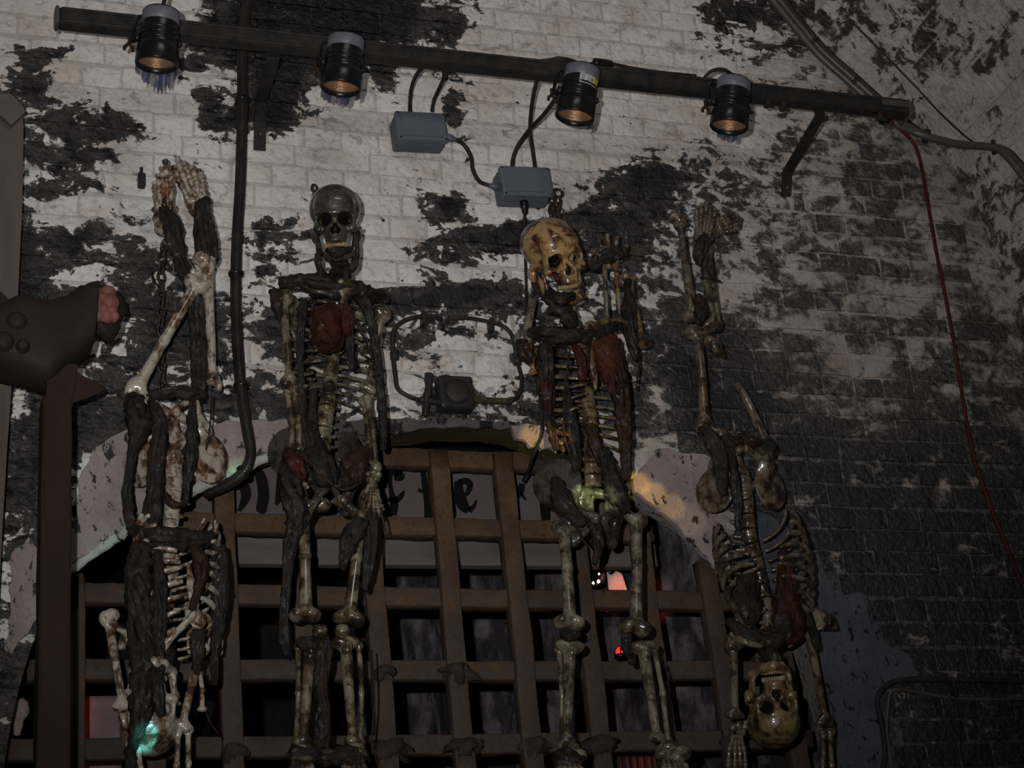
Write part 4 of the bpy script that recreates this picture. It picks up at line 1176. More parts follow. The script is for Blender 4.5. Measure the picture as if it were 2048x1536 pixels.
long_bone('tibia', W(606, 1492, -.26), W(622, 1276, -.25), s2, B2, 1.0, mirror=True)
long_bone('fibula', W(592, 1488, -.24), W(596, 1290, -.23), s2, B2, 1.1)
long_bone('tibia', W(706, 1494, -.26), W(690, 1274, -.25), s2, B2, 1.0)
long_bone('fibula', W(722, 1490, -.24), W(718, 1288, -.23), s2, B2, 1.1)
for fx in (604, 708):
    ch = [[W(fx + (k - 2) * 7, 1512, -.30), W(fx + (k - 2) * 10, 1540, -.36), W(fx + (k - 2) * 11, 1562, -.39)] for k in range(5)]
    fan(s2, 'foot_bones', None, ch, .008, B2, [(W(fx, 1502, -.26), .028), (W(fx - 10, 1512, -.29), .02), (W(fx + 10, 1512, -.29), .02)])
gunk(s2, [
 [(654, 500, -.34, 6), (676, 505, -.36, 15), (700, 498, -.33, 7)],
 [(640, 500, -.30, 6), (634, 520, -.31, 9), (640, 545, -.29, 8), (648, 575, -.27, 12)],
 [(712, 470, -.28, 5), (711, 505, -.29, 8), (708, 530, -.28, 9), (704, 545, -.27, 5)],
 [(668, 505, -.26, 18), (680, 540, -.25, 22), (672, 572, -.26, 26)],
 [(560, 568, -.23, 14), (595, 562, -.26, 20), (640, 572, -.28, 26), (690, 576, -.28, 26), (735, 584, -.26, 18), (768, 594, -.23, 14)],
 [(552, 580, -.22, 14), (554, 610, -.22, 14), (560, 640, -.21, 8)],
 [(604, 600, -.29, 12), (602, 650, -.29, 9), (600, 720, -.28, 7), (604, 780, -.25, 8), (606, 850, -.24, 10), (612, 900, -.24, 13)],
 [(724, 598, -.28, 16), (740, 640, -.27, 11), (752, 710, -.24, 10), (758, 770, -.22, 11), (764, 830, -.22, 10), (766, 900, -.22, 7)],
 [(698, 620, -.31, 10), (700, 690, -.31, 9), (706, 740, -.29, 7)],
 [(628, 780, -.21, 8), (622, 830, -.22, 11), (624, 880, -.24, 18), (640, 930, -.27, 28), (660, 968, -.26, 20)],
 [(580, 900, -.27, 14), (578, 950, -.29, 22), (586, 1000, -.29, 26), (592, 1040, -.28, 22), (580, 1090, -.26, 15), (574, 1150, -.24, 11), (570, 1210, -.22, 11), (568, 1270, -.21, 12), (572, 1310, -.2, 10)],
 [(724, 1040, -.27, 16), (706, 1070, -.26, 22), (692, 1105, -.24, 18), (686, 1140, -.22, 9)],
 [(744, 1010, -.24, 12), (742, 1070, -.23, 14), (736, 1130, -.22, 12), (732, 1180, -.21, 9)],
 [(640, 1268, -.25, 18), (646, 1310, -.23, 16), (640, 1370, -.22, 15), (646, 1430, -.22, 16), (640, 1500, -.22, 16)],
 [(600, 1280, -.27, 12), (608, 1290, -.28, 14), (630, 1288, -.28, 12)],
 [(590, 1500, -.27, 14), (606, 1512, -.30, 22), (640, 1514, -.28, 20), (690, 1510, -.29, 24), (730, 1506, -.27, 16)],
], 'rot')
flap(s2, [(618, 618), (650, 606), (682, 612), (688, 650), (686, 690), (664, 706), (638, 702), (622, 676)], -.295, .02, 'flesh', 'breast_flesh', .035, 2.)
flap(s2, [(690, 905), (724, 890), (742, 905), (740, 950), (716, 972), (690, 962), (680, 930)], -.25, .012, 'rot_brown', 'rotten_flesh', .02, 4.)
gunk(s2, [[(690, 610, -.32, 10), (694, 640, -.33, 13), (696, 670, -.32, 10)], [(576, 905, -.29, 16), (590, 930, -.31, 20), (604, 960, -.30, 12)], [(636, 660, -.33, 10), (660, 680, -.34, 14), (676, 670, -.33, 9)]], 'flesh')
strand(s2, [[(580, 905, -.30), (620, 925, -.31), (655, 962, -.31), (690, 980, -.30), (730, 960, -.29)], [(600, 900, -.3), (640, 950, -.31), (668, 968, -.31)], [(690, 600, -.32), (730, 680, -.30), (752, 740, -.27)], [(610, 780, -.24), (600, 850, -.25), (606, 900, -.26)]], 'rot_brown', 'tendon', 2.2)
strand(s2, [[(640, 1000, -.28), (612, 1050, -.29), (590, 1090, -.28)], [(744, 1300, -.22), (748, 1400, -.21), (742, 1490, -.2)], [(758, 1000, -.27), (764, 1030, -.27), (770, 1060, -.26)]])

# ---------- skeleton with raised arms and a golden skull on its shoulder
s3 = thing('hanging_skeleton', 'golden brown skeleton with raised arms and head fallen to one side, below a grey box', 'skeleton', W(1180, 900, -.2), 'hanging skeletons')
B3 = 'bone3'
skull(s3, W(1108, 520, -.30), np.array((-.30, -.0, 1)), 0, 26, 1.08, 'skull3', 3)
spine(s3, [(1140, 600, -.22), (1148, 650, -.18), (1165, 720, -.15), (1176, 800, -.15), (1182, 860, -.17), (1184, 910, -.18), (1186, 962, -.17)], 18, B3, .75, 1.2)
torso(s3, W(1166, 762, -.20), np.array((-.04, 0, 1)), 4, (.95, 1.0, 1.06), B3)
obj('clavicle', tube(pw([(1148, 664, -.28), (1120, 660, -.28), (1085, 664, -.25), (1058, 676, -.2)]), [.010, .008, .009, .011], 8, 26), M[B3], s3)
obj('clavicle', tube(pw([(1162, 662, -.28), (1195, 648, -.28), (1230, 642, -.25), (1264, 650, -.2)]), [.010, .008, .009, .011], 8, 26), M[B3], s3)
long_bone('humerus', W(1078, 532, -.17), W(1050, 684, -.20), s3, 'leg3', 1.0)
long_bone('radius', W(1066, 745, -.24), W(1058, 690, -.23), s3, 'skull3', 1.0, name='broken_bone')
long_bone('humerus', W(1256, 550, -.18), W(1284, 690, -.20), s3, B3, 1.0, mirror=True)
long_bone('radius', W(1208, 500, -.20), W(1216, 652, -.20), s3, 'leg3', 1.1)
long_bone('ulna', W(1232, 498, -.21), W(1240, 650, -.21), s3, B3, 1.2)
hand(s3, (1222, 520), [(1184, 500, -3), (1196, 478, -2), (1214, 470, 0), (1234, 474, 2), (1252, 492, 3)], -.22, B3)
pelvis(s3, W(1184, 1012, -.18), UP, 4, 1.16, 'skull2', 6)
long_bone('femur', W(1140, 1250, -.26), W(1126, 1040, -.20), s3, 'leg3', 1.1)
long_bone('femur', W(1272, 1262, -.26), W(1272, 1018, -.20), s3, 'leg3', 1.1, mirror=True)
long_bone('tibia', W(1134, 1492, -.27), W(1140, 1282, -.26), s3, 'leg3', 1.08, mirror=True)
long_bone('fibula', W(1124, 1488, -.25), W(1118, 1296, -.24), s3, 'leg3', 1.15)
long_bone('tibia', W(1316, 1486, -.27), W(1284, 1284, -.26), s3, 'leg3', 1.05)
long_bone('fibula', W(1336, 1484, -.25), W(1308, 1292, -.24), s3, 'leg3', 1.2)
for fx, fy, dx in ((1140, 1512, 0), (1338, 1506, 12)):
    ch = [[W(fx + (k - 2) * 8 + dx * .4, fy + 6, -.31), W(fx + (k - 2) * 11 + dx, fy + 30, -.37), W(fx + (k - 2) * 12 + dx * 1.3, fy + 52, -.40)] for k in range(5)]
    fan(s3, 'foot_bones', None, ch, .0085, 'leg3', [(W(fx, fy - 6, -.27), .030), (W(fx - 12, fy + 4, -.30), .022), (W(fx + 14 + dx, fy + 2, -.30), .026), (W(fx + dx * 1.5, fy + 10, -.32), .022)])
gunk(s3, [
 [(1066, 545, -.24, 8), (1080, 575, -.25, 14), (1104, 600, -.26, 20), (1130, 625, -.25, 24), (1142, 655, -.24, 20)],
 [(1185, 540, -.2, 10), (1198, 520, -.22, 18), (1222, 512, -.23, 22), (1248, 505, -.22, 16)],
 [(1256, 560, -.2, 10), (1258, 620, -.22, 16), (1262, 670, -.22, 18), (1270, 720, -.20, 8)],
 [(1060, 664, -.24, 14), (1095, 668, -.28, 22), (1140, 672, -.29, 22), (1190, 668, -.29, 18), (1236, 650, -.25, 14)],
 [(1090, 690, -.29, 18), (1094, 740, -.29, 16), (1094, 800, -.26, 12), (1100, 850, -.24, 11), (1114, 900, -.22, 9)],
 [(1130, 780, -.28, 10), (1140, 830, -.26, 12), (1150, 890, -.24, 14), (1152, 940, -.22, 10)],
 [(1112, 960, -.23, 16), (1124, 1000, -.25, 24), (1140, 1030, -.25, 20), (1170, 1046, -.25, 14)],
 [(1208, 900, -.23, 12), (1222, 950, -.25, 20), (1240, 1000, -.26, 22), (1256, 1020, -.24, 12)],
 [(1190, 1050, -.22, 16), (1196, 1090, -.21, 12), (1190, 1130, -.2, 7)],
 [(1128, 1262, -.28, 12), (1140, 1272, -.29, 16), (1156, 1268, -.28, 10)],
 [(1250, 1276, -.24, 8), (1258, 1300, -.24, 14), (1264, 1330, -.23, 7)],
 [(1112, 1510, -.29, 14), (1136, 1516, -.32, 26), (1160, 1514, -.30, 16)],
], 'rot')
gunk(s3, [
 [(1214, 676, -.28, 14), (1226, 720, -.29, 20), (1240, 780, -.27, 20), (1246, 840, -.25, 18), (1250, 900, -.23, 14), (1252, 960, -.22, 12)],
 [(1084, 700, -.27, 12), (1092, 760, -.28, 18), (1098, 820, -.26, 14)],
 [(1180, 850, -.23, 16), (1190, 890, -.23, 14), (1206, 930, -.22, 14)],
 [(1096, 584, -.33, 9), (1122, 598, -.36, 17), (1146, 592, -.36, 13)],
 [(1046, 684, -.24, 14), (1050, 710, -.25, 16), (1060, 724, -.25, 10)]], 'rot_brown')
flap(s3, [(1182, 672), (1220, 664), (1240, 684), (1246, 740), (1236, 790), (1214, 780), (1196, 740), (1184, 706)], -.285, .012, 'flesh_rust', 'breast_flesh', .018, 6.)
flap(s3, [(1230, 780), (1256, 770), (1262, 830), (1264, 890), (1250, 900), (1238, 850)], -.23, .012, 'flesh', 'rotten_flesh', .02, 8.)
gunk(s3, [[(1150, 690, -.31, 8), (1160, 720, -.32, 12), (1166, 760, -.31, 10)], [(1096, 760, -.30, 9), (1094, 790, -.30, 12), (1100, 830, -.28, 8)]], 'flesh')
strand(s3, [[(1276, 690, -.18), (1278, 730, -.18), (1272, 780, -.17)], [(1140, 700, -.31), (1130, 780, -.29), (1128, 860, -.26), (1136, 900, -.24)], [(1200, 650, -.27), (1180, 690, -.31), (1176, 740, -.32)], [(1150, 1050, -.25), (1166, 1080, -.25), (1180, 1096, -.24)]], 'rot_brown', 'tendon', 2.2)

# ---------- skeleton hung upside down over the arch's far haunch
s4 = thing('hanging_skeleton', 'grey brown skeleton hung head down over the end of the arch, amber skull lowest', 'skeleton', W(1530, 1100, -.2), 'hanging skeletons')
B4 = 'bone4'
def foot4(ank, toe, wd, y0):
    a = np.array(ank, float); t = np.array(toe, float); d = t - a; pn = np.array((-d[1], d[0])) / np.linalg.norm(d); ch = []
    for k in range(5):
        o = (k - 2) / 4 * wd; e = 1 - .07 * abs(k - 2)
        q = lambda f, g: W(*(a + d * f * e + pn * o * g), y0 - .02 * math.sin(f * 2.6))
        ch.append([q(.26, .7), q(.62, 1.0), q(.82, 1.05), q(.98, 1.0)])
    fan(s4, 'foot_bones', None, ch, .0075, B4, [(W(*(a + d * f + pn * o), y0), r) for f, o, r in ((.0, 0, .026), (.14, -6, .020), (.14, 6, .020), (.28, -8, .016), (.28, 8, .016))])
foot4((1404, 488), (1414, 402), 34, -.19)
foot4((1420, 462), (1482, 436), 30, -.14)
long_bone('tibia', W(1360, 442, -.18), W(1386, 640, -.19), s4, B4, .95, spin=40)
obj('ankle_bone', tube(pw([(1340, 434, -.18), (1350, 432, -.18), (1360, 440, -.18), (1368, 450, -.18)]), [.010, .018, .018, .012], 9, 16, 1, .25, 40), M[B4], s4)
long_bone('tibia', W(1404, 500, -.19), W(1424, 660, -.20), s4, B4, .95)
long_bone('fibula', W(1418, 496, -.18), W(1438, 650, -.19), s4, B4, 1.1)
long_bone('femur', W(1394, 660, -.20), W(1412, 868, -.20), s4, B4, .95, mirror=True)
obj('femur_stump', tube(pw([(1414, 680, -.2), (1428, 690, -.21), (1436, 700, -.21), (1448, 714, -.20)]), [.020, .022, .016, .005], 10, 22, 1, .25, 40), M[B4], s4)
obj('broken_femur', tube(pw([(1474, 768, -.18), (1488, 790, -.19), (1512, 840, -.20), (1528, 880, -.19), (1534, 894, -.18)]), [.010, .0125, .0135, .018, .022], 10, 40, 1, .10, 30), M[B4], s4)
pelvis(s4, W(1484, 934, -.19), np.array((-.04, 0, -1)), 16, 1.04, B4, -6)
spine(s4, [(1488, 968, -.16), (1493, 1010, -.165), (1500, 1075, -.16), (1520, 1150, -.12), (1535, 1230, -.11), (1540, 1310, -.14)], 14, B4, 1.15, .8)
torso(s4, W(1540, 1172, -.20), np.array((.10, 0, -1)), 24, (1.02, 1.05, 1.03), B4, breast=False)
long_bone('humerus', W(1470, 1436, -.25), W(1466, 1282, -.24), s4, B4, 1.0)
long_bone('humerus', W(1652, 1452, -.19), W(1616, 1250, -.18), s4, B4, .95, mirror=True)
long_bone('radius', W(1640, 1600, -.20), W(1646, 1466, -.19), s4, B4, 1.1)
long_bone('ulna', W(1660, 1600, -.19), W(1660, 1460, -.18), s4, B4, 1.1)
fan(s4, 'hand_bones', None, [[W(1474 + dx * .4, 1470, -.26), W(1474 + dx, 1502, -.27), W(1474 + dx * 1.1, 1526, -.27), W(1474 + dx * 1.1, 1548, -.26)] for dx in (-16, -4, 6, 15)], .0065, B4,
    [(W(1478, 1452, -.26), .013), (W(1488, 1454, -.26), .012), (W(1482, 1466, -.26), .014), (W(1466, 1456, -.25), .012), (W(1492, 1446, -.25), .010)])
obj('clavicle', tube(pw([(1470, 1276, -.26), (1490, 1284, -.29), (1515, 1290, -.29), (1538, 1284, -.28)]), [.012, .009, .009, .011], 8, 26, 1, .15, 40), M[B4], s4)
obj('clavicle', tube(pw([(1548, 1282, -.28), (1572, 1274, -.27), (1596, 1262, -.22), (1614, 1250, -.19)]), [.010, .008, .009, .011], 8, 26, 1, .15, 40), M[B4], s4)
skull(s4, W(1545, 1412, -.25), np.array((.03, -.0, -1)), 16, -16, 1.0, 'skull4', 2)
gunk(s4, [
 [(1408, 470, -.20, 12), (1400, 500, -.21, 18), (1398, 530, -.20, 10)],
 [(1396, 590, -.20, 8), (1402, 620, -.22, 18), (1396, 645, -.22, 14)],
 [(1400, 860, -.22, 14), (1420, 880, -.23, 24), (1438, 910, -.23, 20), (1444, 960, -.22, 16), (1448, 990, -.21, 8)],
 [(1520, 885, -.22, 14), (1536, 898, -.21, 18), (1530, 930, -.21, 12)],
 [(1462, 900, -.24, 10), (1468, 950, -.25, 12), (1474, 1000, -.23, 10), (1476, 1060, -.21, 8)],
 [(1456, 1240, -.25, 10), (1478, 1262, -.27, 16), (1520, 1278, -.27, 24), (1560, 1276, -.26, 26), (1600, 1256, -.23, 18)],
 [(1530, 1295, -.24, 22), (1545, 1318, -.24, 20), (1556, 1340, -.24, 14)],
 [(1600, 1200, -.24, 10), (1610, 1230, -.24, 14), (1622, 1260, -.22, 12), (1636, 1300, -.2, 8)],
], 'rot')
gunk(s4, [[(1480, 870, -.22, 14), (1500, 880, -.24, 16), (1520, 886, -.23, 12)], [(1440, 880, -.23, 12), (1462, 884, -.24, 16), (1482, 880, -.24, 12)]], 'rot_brown')
flap(s4, [(1556, 1120), (1580, 1130), (1596, 1180), (1612, 1240), (1600, 1280), (1566, 1286), (1544, 1250), (1550, 1180)], -.27, .01, 'flesh', 'breast_flesh', .02, 11.)
flap(s4, [(1476, 1150), (1506, 1146), (1520, 1180), (1522, 1230), (1500, 1250), (1478, 1232), (1466, 1190)], -.28, .006, 'rot_brown', 'rotten_flesh', .012, 13.)
gunk(s4, [[(1398, 610, -.22, 10), (1404, 632, -.23, 15), (1398, 650, -.22, 9)], [(1560, 1090, -.28, 5), (1574, 1120, -.29, 8), (1582, 1160, -.29, 9), (1590, 1200, -.28, 9)]], 'flesh')
strand(s4, [[(1400, 556, -.20), (1420, 558, -.21), (1440, 562, -.19)], [(1474, 960, -.25), (1482, 1000, -.24), (1480, 1040, -.23)], [(1500, 1250, -.29), (1530, 1266, -.3), (1560, 1258, -.29)]], 'rot', 'tendon', 2.4)
# ------------------------------------------------------------------ lamp rail and its fittings
RY = -.30
RZ = W(115, 32, RY)[2]
xa, xb = W(118, 32, RY)[0], W(1810, 212, RY)[0]
zb_ = (W(300, 55, RY)[2] + W(1500, 188, RY)[2]) / 2
rail = thing('lamp_rail', 'long dark steel rail crossing the wall on two bent brackets, carrying four lamps', 'rail', ((xa + xb) / 2, RY, zb_))
rl = xb - xa
obj('rail_bar', join(box(((xa + xb) / 2, RY, zb_), (rl, .042, .056), None, .007), box(((xa + xb) / 2, RY - .021, zb_ + .020), (rl - .01, .008, .010), None, .003), box(((xa + xb) / 2, RY - .021, zb_ - .020), (rl - .01, .008, .010), None, .003)), M['steel'], rail, False)
obj('end_cap', box((xa - .006, RY, zb_), (.014, .050, .062), None, .008), M['conduit'], rail, False)
obj('end_cap', join(box((xb + .004, RY, zb_), (.014, .050, .062), None, .008), box((xb - .05, RY - .024, zb_ + .006), (.10, .006, .022), None, .003)), M['conduit'], rail, False)
def bracket(px_wall_top, px_foot, px_rail, wd):
    """flat bar: plate on the wall, bent out and up to the rail"""
    a, b, c = W(*px_foot, -.012), W(*px_wall_top, -.016), W(*px_rail, RY + .03)
    P = [a, b, b + (c - b) * .06, c - (c - b) * .06, c, c + Z * .05]
    vs, fs = [], []
    for i, p in enumerate(P):
        t = (P[min(i + 1, len(P) - 1)] - P[max(0, i - 1)]); t = t / np.linalg.norm(t); n = np.cross(X, t); n /= np.linalg.norm(n)
        for u, v in ((-1, -1), (1, -1), (1, 1), (-1, 1)): vs.append(p + X * u * wd / 2 + n * v * .004)
    for i in range(len(P) - 1):
        for k in range(4):
            k2 = (k + 1) % 4; fs.append((i * 4 + k, i * 4 + k2, i * 4 + 4 + k2, i * 4 + 4 + k))
    fs += [(3, 2, 1, 0), tuple(len(vs) - 4 + k for k in range(4))]
    br = obj('bracket', (vs, fs), M['steel'], rail, False)
    h = a + (b - a) * .3 - Y * .006
    obj('bolt', lathe([(0, 0), (.007, 0), (.007, .004), (.004, .007), (0, .007)], h, (0, -1, 0), 8), M['conduit'], br)
bracket((521, 205), (519, 300), (546, 118), .036)
bracket((1574, 345), (1572, 392), (1640, 232), .034)
for px, py in ((1534, 205), (1565, 212), (1758, 232)):
    c = W(px, py, RY)
    obj('rail_clip', join(box(c, (.016, .030, .030), None, .004), box(c + np.array((.010, 0, -.012)), (.03, .012, .008), None, .003)), M['steel'], rail, False)

def spot_lamp(name, label, top, bot, ry, gel, tint, target, power, sticker=False, cone=16):
    """short black cylinder lamp: silver band, body, wider lens ring, yoke, wing nut; top and bottom centres in pixels"""
    a, b = W(*top, ry), W(*bot, ry)
    ax = np.array(b) - np.array(a)
    tgt = np.array(target)
    L = np.linalg.norm(ax); ax /= L
    ax = ax + np.array((0, .20, 0)); ax /= np.linalg.norm(ax)
    t = thing(name, label, 'lamp', b, 'rail lamps')
    R = .052
    obj('housing', lathe([(0, -.012), (R * .55, -.010), (R * .93, -.002), (R * .95, .0), (R, L * .28), (R * 1.0, L * .55), (R * 1.04, L * .60), (R * 1.04, L * .66), (R * 1.0, L * .70)], a, ax, 32), M['black'], t)
    obj('silver_band', lathe([(R * .97, .002), (R * 1.012, .004), (R * 1.018, L * .23), (R * .99, L * .235)], a, ax, 32), M['tape'], t)
    rr = R * 1.14
    ring = obj('lens_ring', lathe([(R * 1.0, L * .62), (rr * .97, L * .68), (rr, L * .74), (rr, L * .98), (rr * .97, L * 1.0), (rr * .92, L * 1.0), (rr * .90, L * .92)], a, ax, 32), M['black'], t)
    for k in range(3): obj('cooling_rib', lathe([(R * .99, 0), (R * 1.05, .002), (R * 1.05, .006), (R * .99, .008)], a + ax * L * (.36 + .09 * k), ax, 28), M['black'], t)
    refl = obj('reflector', lathe([(rr * .90, L * .90), (rr * .74, L * .82), (rr * .48, L * .70), (rr * .22, L * .60), (.0, L * .57)], a, ax, 28), M['reflector'], t)
    bc = a + ax * L * .70
    obj('bulb', lathe([(0, -.014), (.006, -.010), (.009, 0), (.007, .008), (0, .013)], bc, ax, 14), M['bulb'], t)
    obj('lens', lathe([(0, L * .975), (rr * .5, L * .965), (rr * .90, L * .93)], a, ax, 28), M['lens'], t)
    # yoke and wing nut
    side = np.cross(ax, Y); side /= np.linalg.norm(side); side = side if side[0] < 0 else -side
    back = np.cross(side, ax); back = back if back[1] > 0 else -back
    m = a + ax * L * .55
    obj('yoke', tube([m + side * (R * 1.1), m + side * (R * 1.35) + back * .02, a + side * R * 1.1 + back * .06, a + side * .02 + back * .075], .008, 8, 24, .5), M['black'], t)
    obj('knob', lathe([(0, 0), (.012, 0), (.014, .006), (.012, .014), (0, .016)], m + side * (R * 1.02), side, 12), M['black'], t)
    obj('knob', lathe([(0, 0), (.010, 0), (.012, .006), (0, .014)], m - side * (R * 1.02), -side, 12), M['black'], t)
    w0 = m + side * (R * 1.5) + back * .02 - Z * .012
    obj('wing_nut', join(tube([w0 + Z * .02, w0], .005, 7, 8), tube([w0, w0 - Z * .014 + side * .012, w0 - Z * .024 + side * .014], .005, 7, 10), tube([w0, w0 - Z * .016 - side * .008, w0 - Z * .026 - side * .009], .005, 7, 10)), M['cable_br'], t)
    # torn gel hanging from the ring
    u = np.cross(ax, X); u /= np.linalg.norm(u); w_ = np.cross(ax, u)
    for a0, a1, ln in gel:
        vs, fs = [], []; n = 8
        for i in range(n + 1):
            th = -math.radians(a0 + (a1 - a0) * i / n)
            d = (w_ * math.cos(th) + u * math.sin(th))
            l = ln * (1 + .18 * math.sin(i * 1.7 + a0))
            for q in (a + ax * L * .90 + d * rr * 1.02, a + ax * (L + l * .5) + d * rr * 1.03, a + ax * (L + l) + d * rr * 1.0):
                vs += [q, q + d * .0012]
        for i in range(n):
            for k in range(2):
                p = i * 6 + k * 2
                fs += [(p, p + 2, p + 8, p + 6), (p + 1, p + 7, p + 9, p + 3)]
        obj('gel_flap', (vs, fs), M['gel'], t)
    if sticker:
        vs, fs = [], []; n = 10
        for i in range(n + 1):
            th = math.radians(-110 + 75 * i / n) 
            d = np.array((math.cos(th), math.sin(th), 0.)); d = d - ax * (d @ ax); d /= np.linalg.norm(d)
            for h in (L * .24, L * .42): vs.append(a + ax * h + d * R * 1.012)
        for i in range(n): fs.append((2 * i, 2 * i + 2, 2 * i + 3, 2 * i + 1))
        mw = simple('white sticker', (.42, .42, .40), (.38, .38, .36), 60, .4, bmp=0); my = simple('yellow sticker', (.42, .36, .02), (.40, .33, .02), 60, .4, bmp=0); mg = simple('grey print', (.10, .10, .10), None, 60, .5, bmp=0)
        me = mesh_of('sticker', vs, fs, mw, False); me.materials.append(my)
        for i, p in enumerate(me.polygons): p.material_index = 1 if i >= 7 else 0
        stk = put('sticker', me, t)
        pr = []
        def dd(k):
            th = math.radians(-110 + 75 * k); d = np.array((math.cos(th), math.sin(th), 0.)); d = d - ax * (d @ ax); return d / np.linalg.norm(d)
        for k0, k1, h0, h1 in [(.06 + .0, .22, .26, .275), (.06, .22, .285, .30), (.06, .22, .31, .325), (.06, .22, .335, .35), (.06, .22, .36, .375), (.36, .39, .26, .30), (.36, .39, .31, .33), (.36, .39, .345, .39), (.42, .44, .27, .38), (.50, .64, .29, .31), (.50, .64, .32, .345)]:
            pr.append(([a + ax * L * h0 + dd(k0) * R * 1.017, a + ax * L * h0 + dd(k1) * R * 1.017, a + ax * L * h1 + dd(k1) * R * 1.017, a + ax * L * h1 + dd(k0) * R * 1.017], [(0, 1, 2, 3)]))
        obj('print', join(*pr), mg, stk, False)
    # the beam it throws
    src = a + ax * (L * 1.02)
    lamp(name + '_beam', 'SPOT', src, tgt, power, tint, spot_size=math.radians(cone), spot_blend=.5, shadow_soft_size=.012)
    lamp(name + '_glow', 'POINT', a + ax * L * .86, None, .012, (1, .45, .15), shadow_soft_size=.006)
    return t, a, b
spot_lamp('spot_lamp', 'black rail lamp nearest the open rail end, long torn gel strips under it', (323, 24), (316, 120), -.415, [(60, 84, .030), (95, 118, .045), (122, 140, .038), (150, 172, .024), (30, 52, .016)], (.25, 1, .95), W(292, 1475, -.30), 1, cone=5)
spot_lamp('spot_lamp', 'black rail lamp before the largest soot patch, wide blue gel stubs under it', (693, 78), (686, 168), -.415, [(40, 80, .020), (92, 130, .022), (150, 170, .012)], (.40, 1, .50), W(455, 950, .0), 1, cone=6)
spot_lamp('spot_lamp', 'black rail lamp with a white and yellow sticker below its silver band', (1166, 138), (1156, 226), -.415, [(150, 175, .012)], (1, .82, .30), W(1092, 880, -.01), 1, True, cone=7)
spot_lamp('spot_lamp', 'black rail lamp nearest the vault, small pale gel scraps under it', (1468, 162), (1466, 246), -.415, [(100, 120, .014), (125, 140, .018), (80, 96, .012)], (1, .80, .38), W(1312, 985, -.01), 1, cone=8)

def cable(label, px, r, mat='cable', name='cable', seg=8, cat='cable', group=None, n=None):
    o = obj(name, tube(pw(px), r, seg, n or 9 * len(px), 1, .06, 40), M[mat])
    return tag(o, label, cat, group)
cable('short black lead rising out of the frame from the end lamp above the silver band', [(326, 16, -.40), (327, 8, -.39), (333, -14, -.36)], .006)
cable('black lead lying along the rail top beside the lamp before the soot patch', [(686, 72, -.38), (676, 64, -.34), (660, 70, -.31), (648, 90, -.28), (600, 78, -.27), (540, 62, -.27)], .006)
cable('flat black lead bulging over the rail beside the lamp with the sticker', [(1166, 134, -.38), (1148, 124, -.32), (1120, 118, -.29), (1096, 122, -.28), (1060, 124, -.27), (1000, 118, -.27)], .008)
cable('black lead with a thick inline plug on the rail past the sticker lamp', [(1170, 132, -.36), (1182, 128, -.30), (1200, 126, -.29), (1225, 128, -.28), (1262, 136, -.27), (1330, 146, -.27), (1392, 152, -.27)], .006)
pl = W(1207, 127, -.295); tag(obj('inline_plug', tube([pl - X * .034, pl - X * .028, pl + X * .022 - Z * .002, pl + X * .032 - Z * .003], [.008, .015, .014, .006], 10, 16), M['black']), 'black inline plug lying on top of the steel rail', 'plug')
cable('arched black lead looping over the rail into the lamp nearest the vault', [(1466, 158, -.38), (1462, 148, -.36), (1446, 139, -.33), (1424, 142, -.30), (1408, 158, -.28), (1402, 182, -.27)], .006)

# grey junction boxes
def jbox(label, tl, tr, br, bl, y0):
    A, B, C_, D_ = W(*tl, y0), W(*tr, y0), W(*br, y0), W(*bl, y0)
    ux = ((B - A) + (C_ - D_)); w = np.linalg.norm(ux) / 2; ux /= np.linalg.norm(ux)
    uz = ((A - D_) + (B - C_)); uz -= ux * (uz @ ux); uz /= np.linalg.norm(uz); uy = np.cross(uz, ux)
    h = (np.linalg.norm(A - D_) + np.linalg.norm(B - C_)) / 2; c = (A + B + C_ + D_) / 4
    t = thing('junction_box', label, 'box', c + Y * .05, 'junction boxes')
    dep = -y0 - .012
    obj('case', box(c + Y * (.018 + dep / 2), (w, dep - .018, h), (ux, uy, uz), .007), M['plastic_dk'], t, False)
    obj('lid', join(box(c + Y * .009, (w * 1.02, .022, h * 1.03), (ux, uy, uz), .005), box(c - Y * .003, (w * .84, .006, h * .78), (ux, uy, uz), .002)), M['plastic'], t, False)
    for sx in (-1, 1):
        for sz in (-1, 1):
            obj('screw', lathe([(0, 0), (.004, 0), (.0035, .002), (0, .002)], c + ux * sx * w * .46 + uz * sz * h * .45 - Y * .001, (0, -1, 0), 8), M['black'], t)
    return t, c, ux, uz, w, h
jbox('slate grey junction box on bare whitewash, nearer the lamp rail of the two', (795, 222), (891, 228), (893, 281), (794, 277), -.085)
j2 = jbox('slate grey junction box hanging lower, over the golden skull', (1006, 332), (1100, 337), (1105, 391), (1002, 389), -.085)
cable('black lead from the higher grey box up to the rail, bowed sideways', [(820, 222, -.06), (820, 205, -.06), (823, 176, -.10), (834, 148, -.17), (856, 126, -.26)], .006, group='leads of the junction boxes')
cable('black lead from the higher grey box to the rail, along the crack', [(864, 222, -.06), (868, 200, -.06), (878, 178, -.12), (887, 156, -.18), (888, 128, -.26)], .006, group='leads of the junction boxes')
cable('black S shaped lead joining the two grey boxes', [(893, 276, -.055), (908, 278, -.05), (928, 290, -.04), (942, 314, -.035), (946, 340, -.035), (958, 362, -.04), (976, 370, -.05), (996, 374, -.055)], .0065, group='leads of the junction boxes')
cable('black lead from the lower grey box crossing up to the sticker lamp', [(1024, 334, -.06), (1028, 310, -.06), (1040, 285, -.08), (1062, 256, -.14), (1090, 226, -.22), (1112, 196, -.30), (1124, 180, -.33)], .0065, group='leads of the junction boxes')
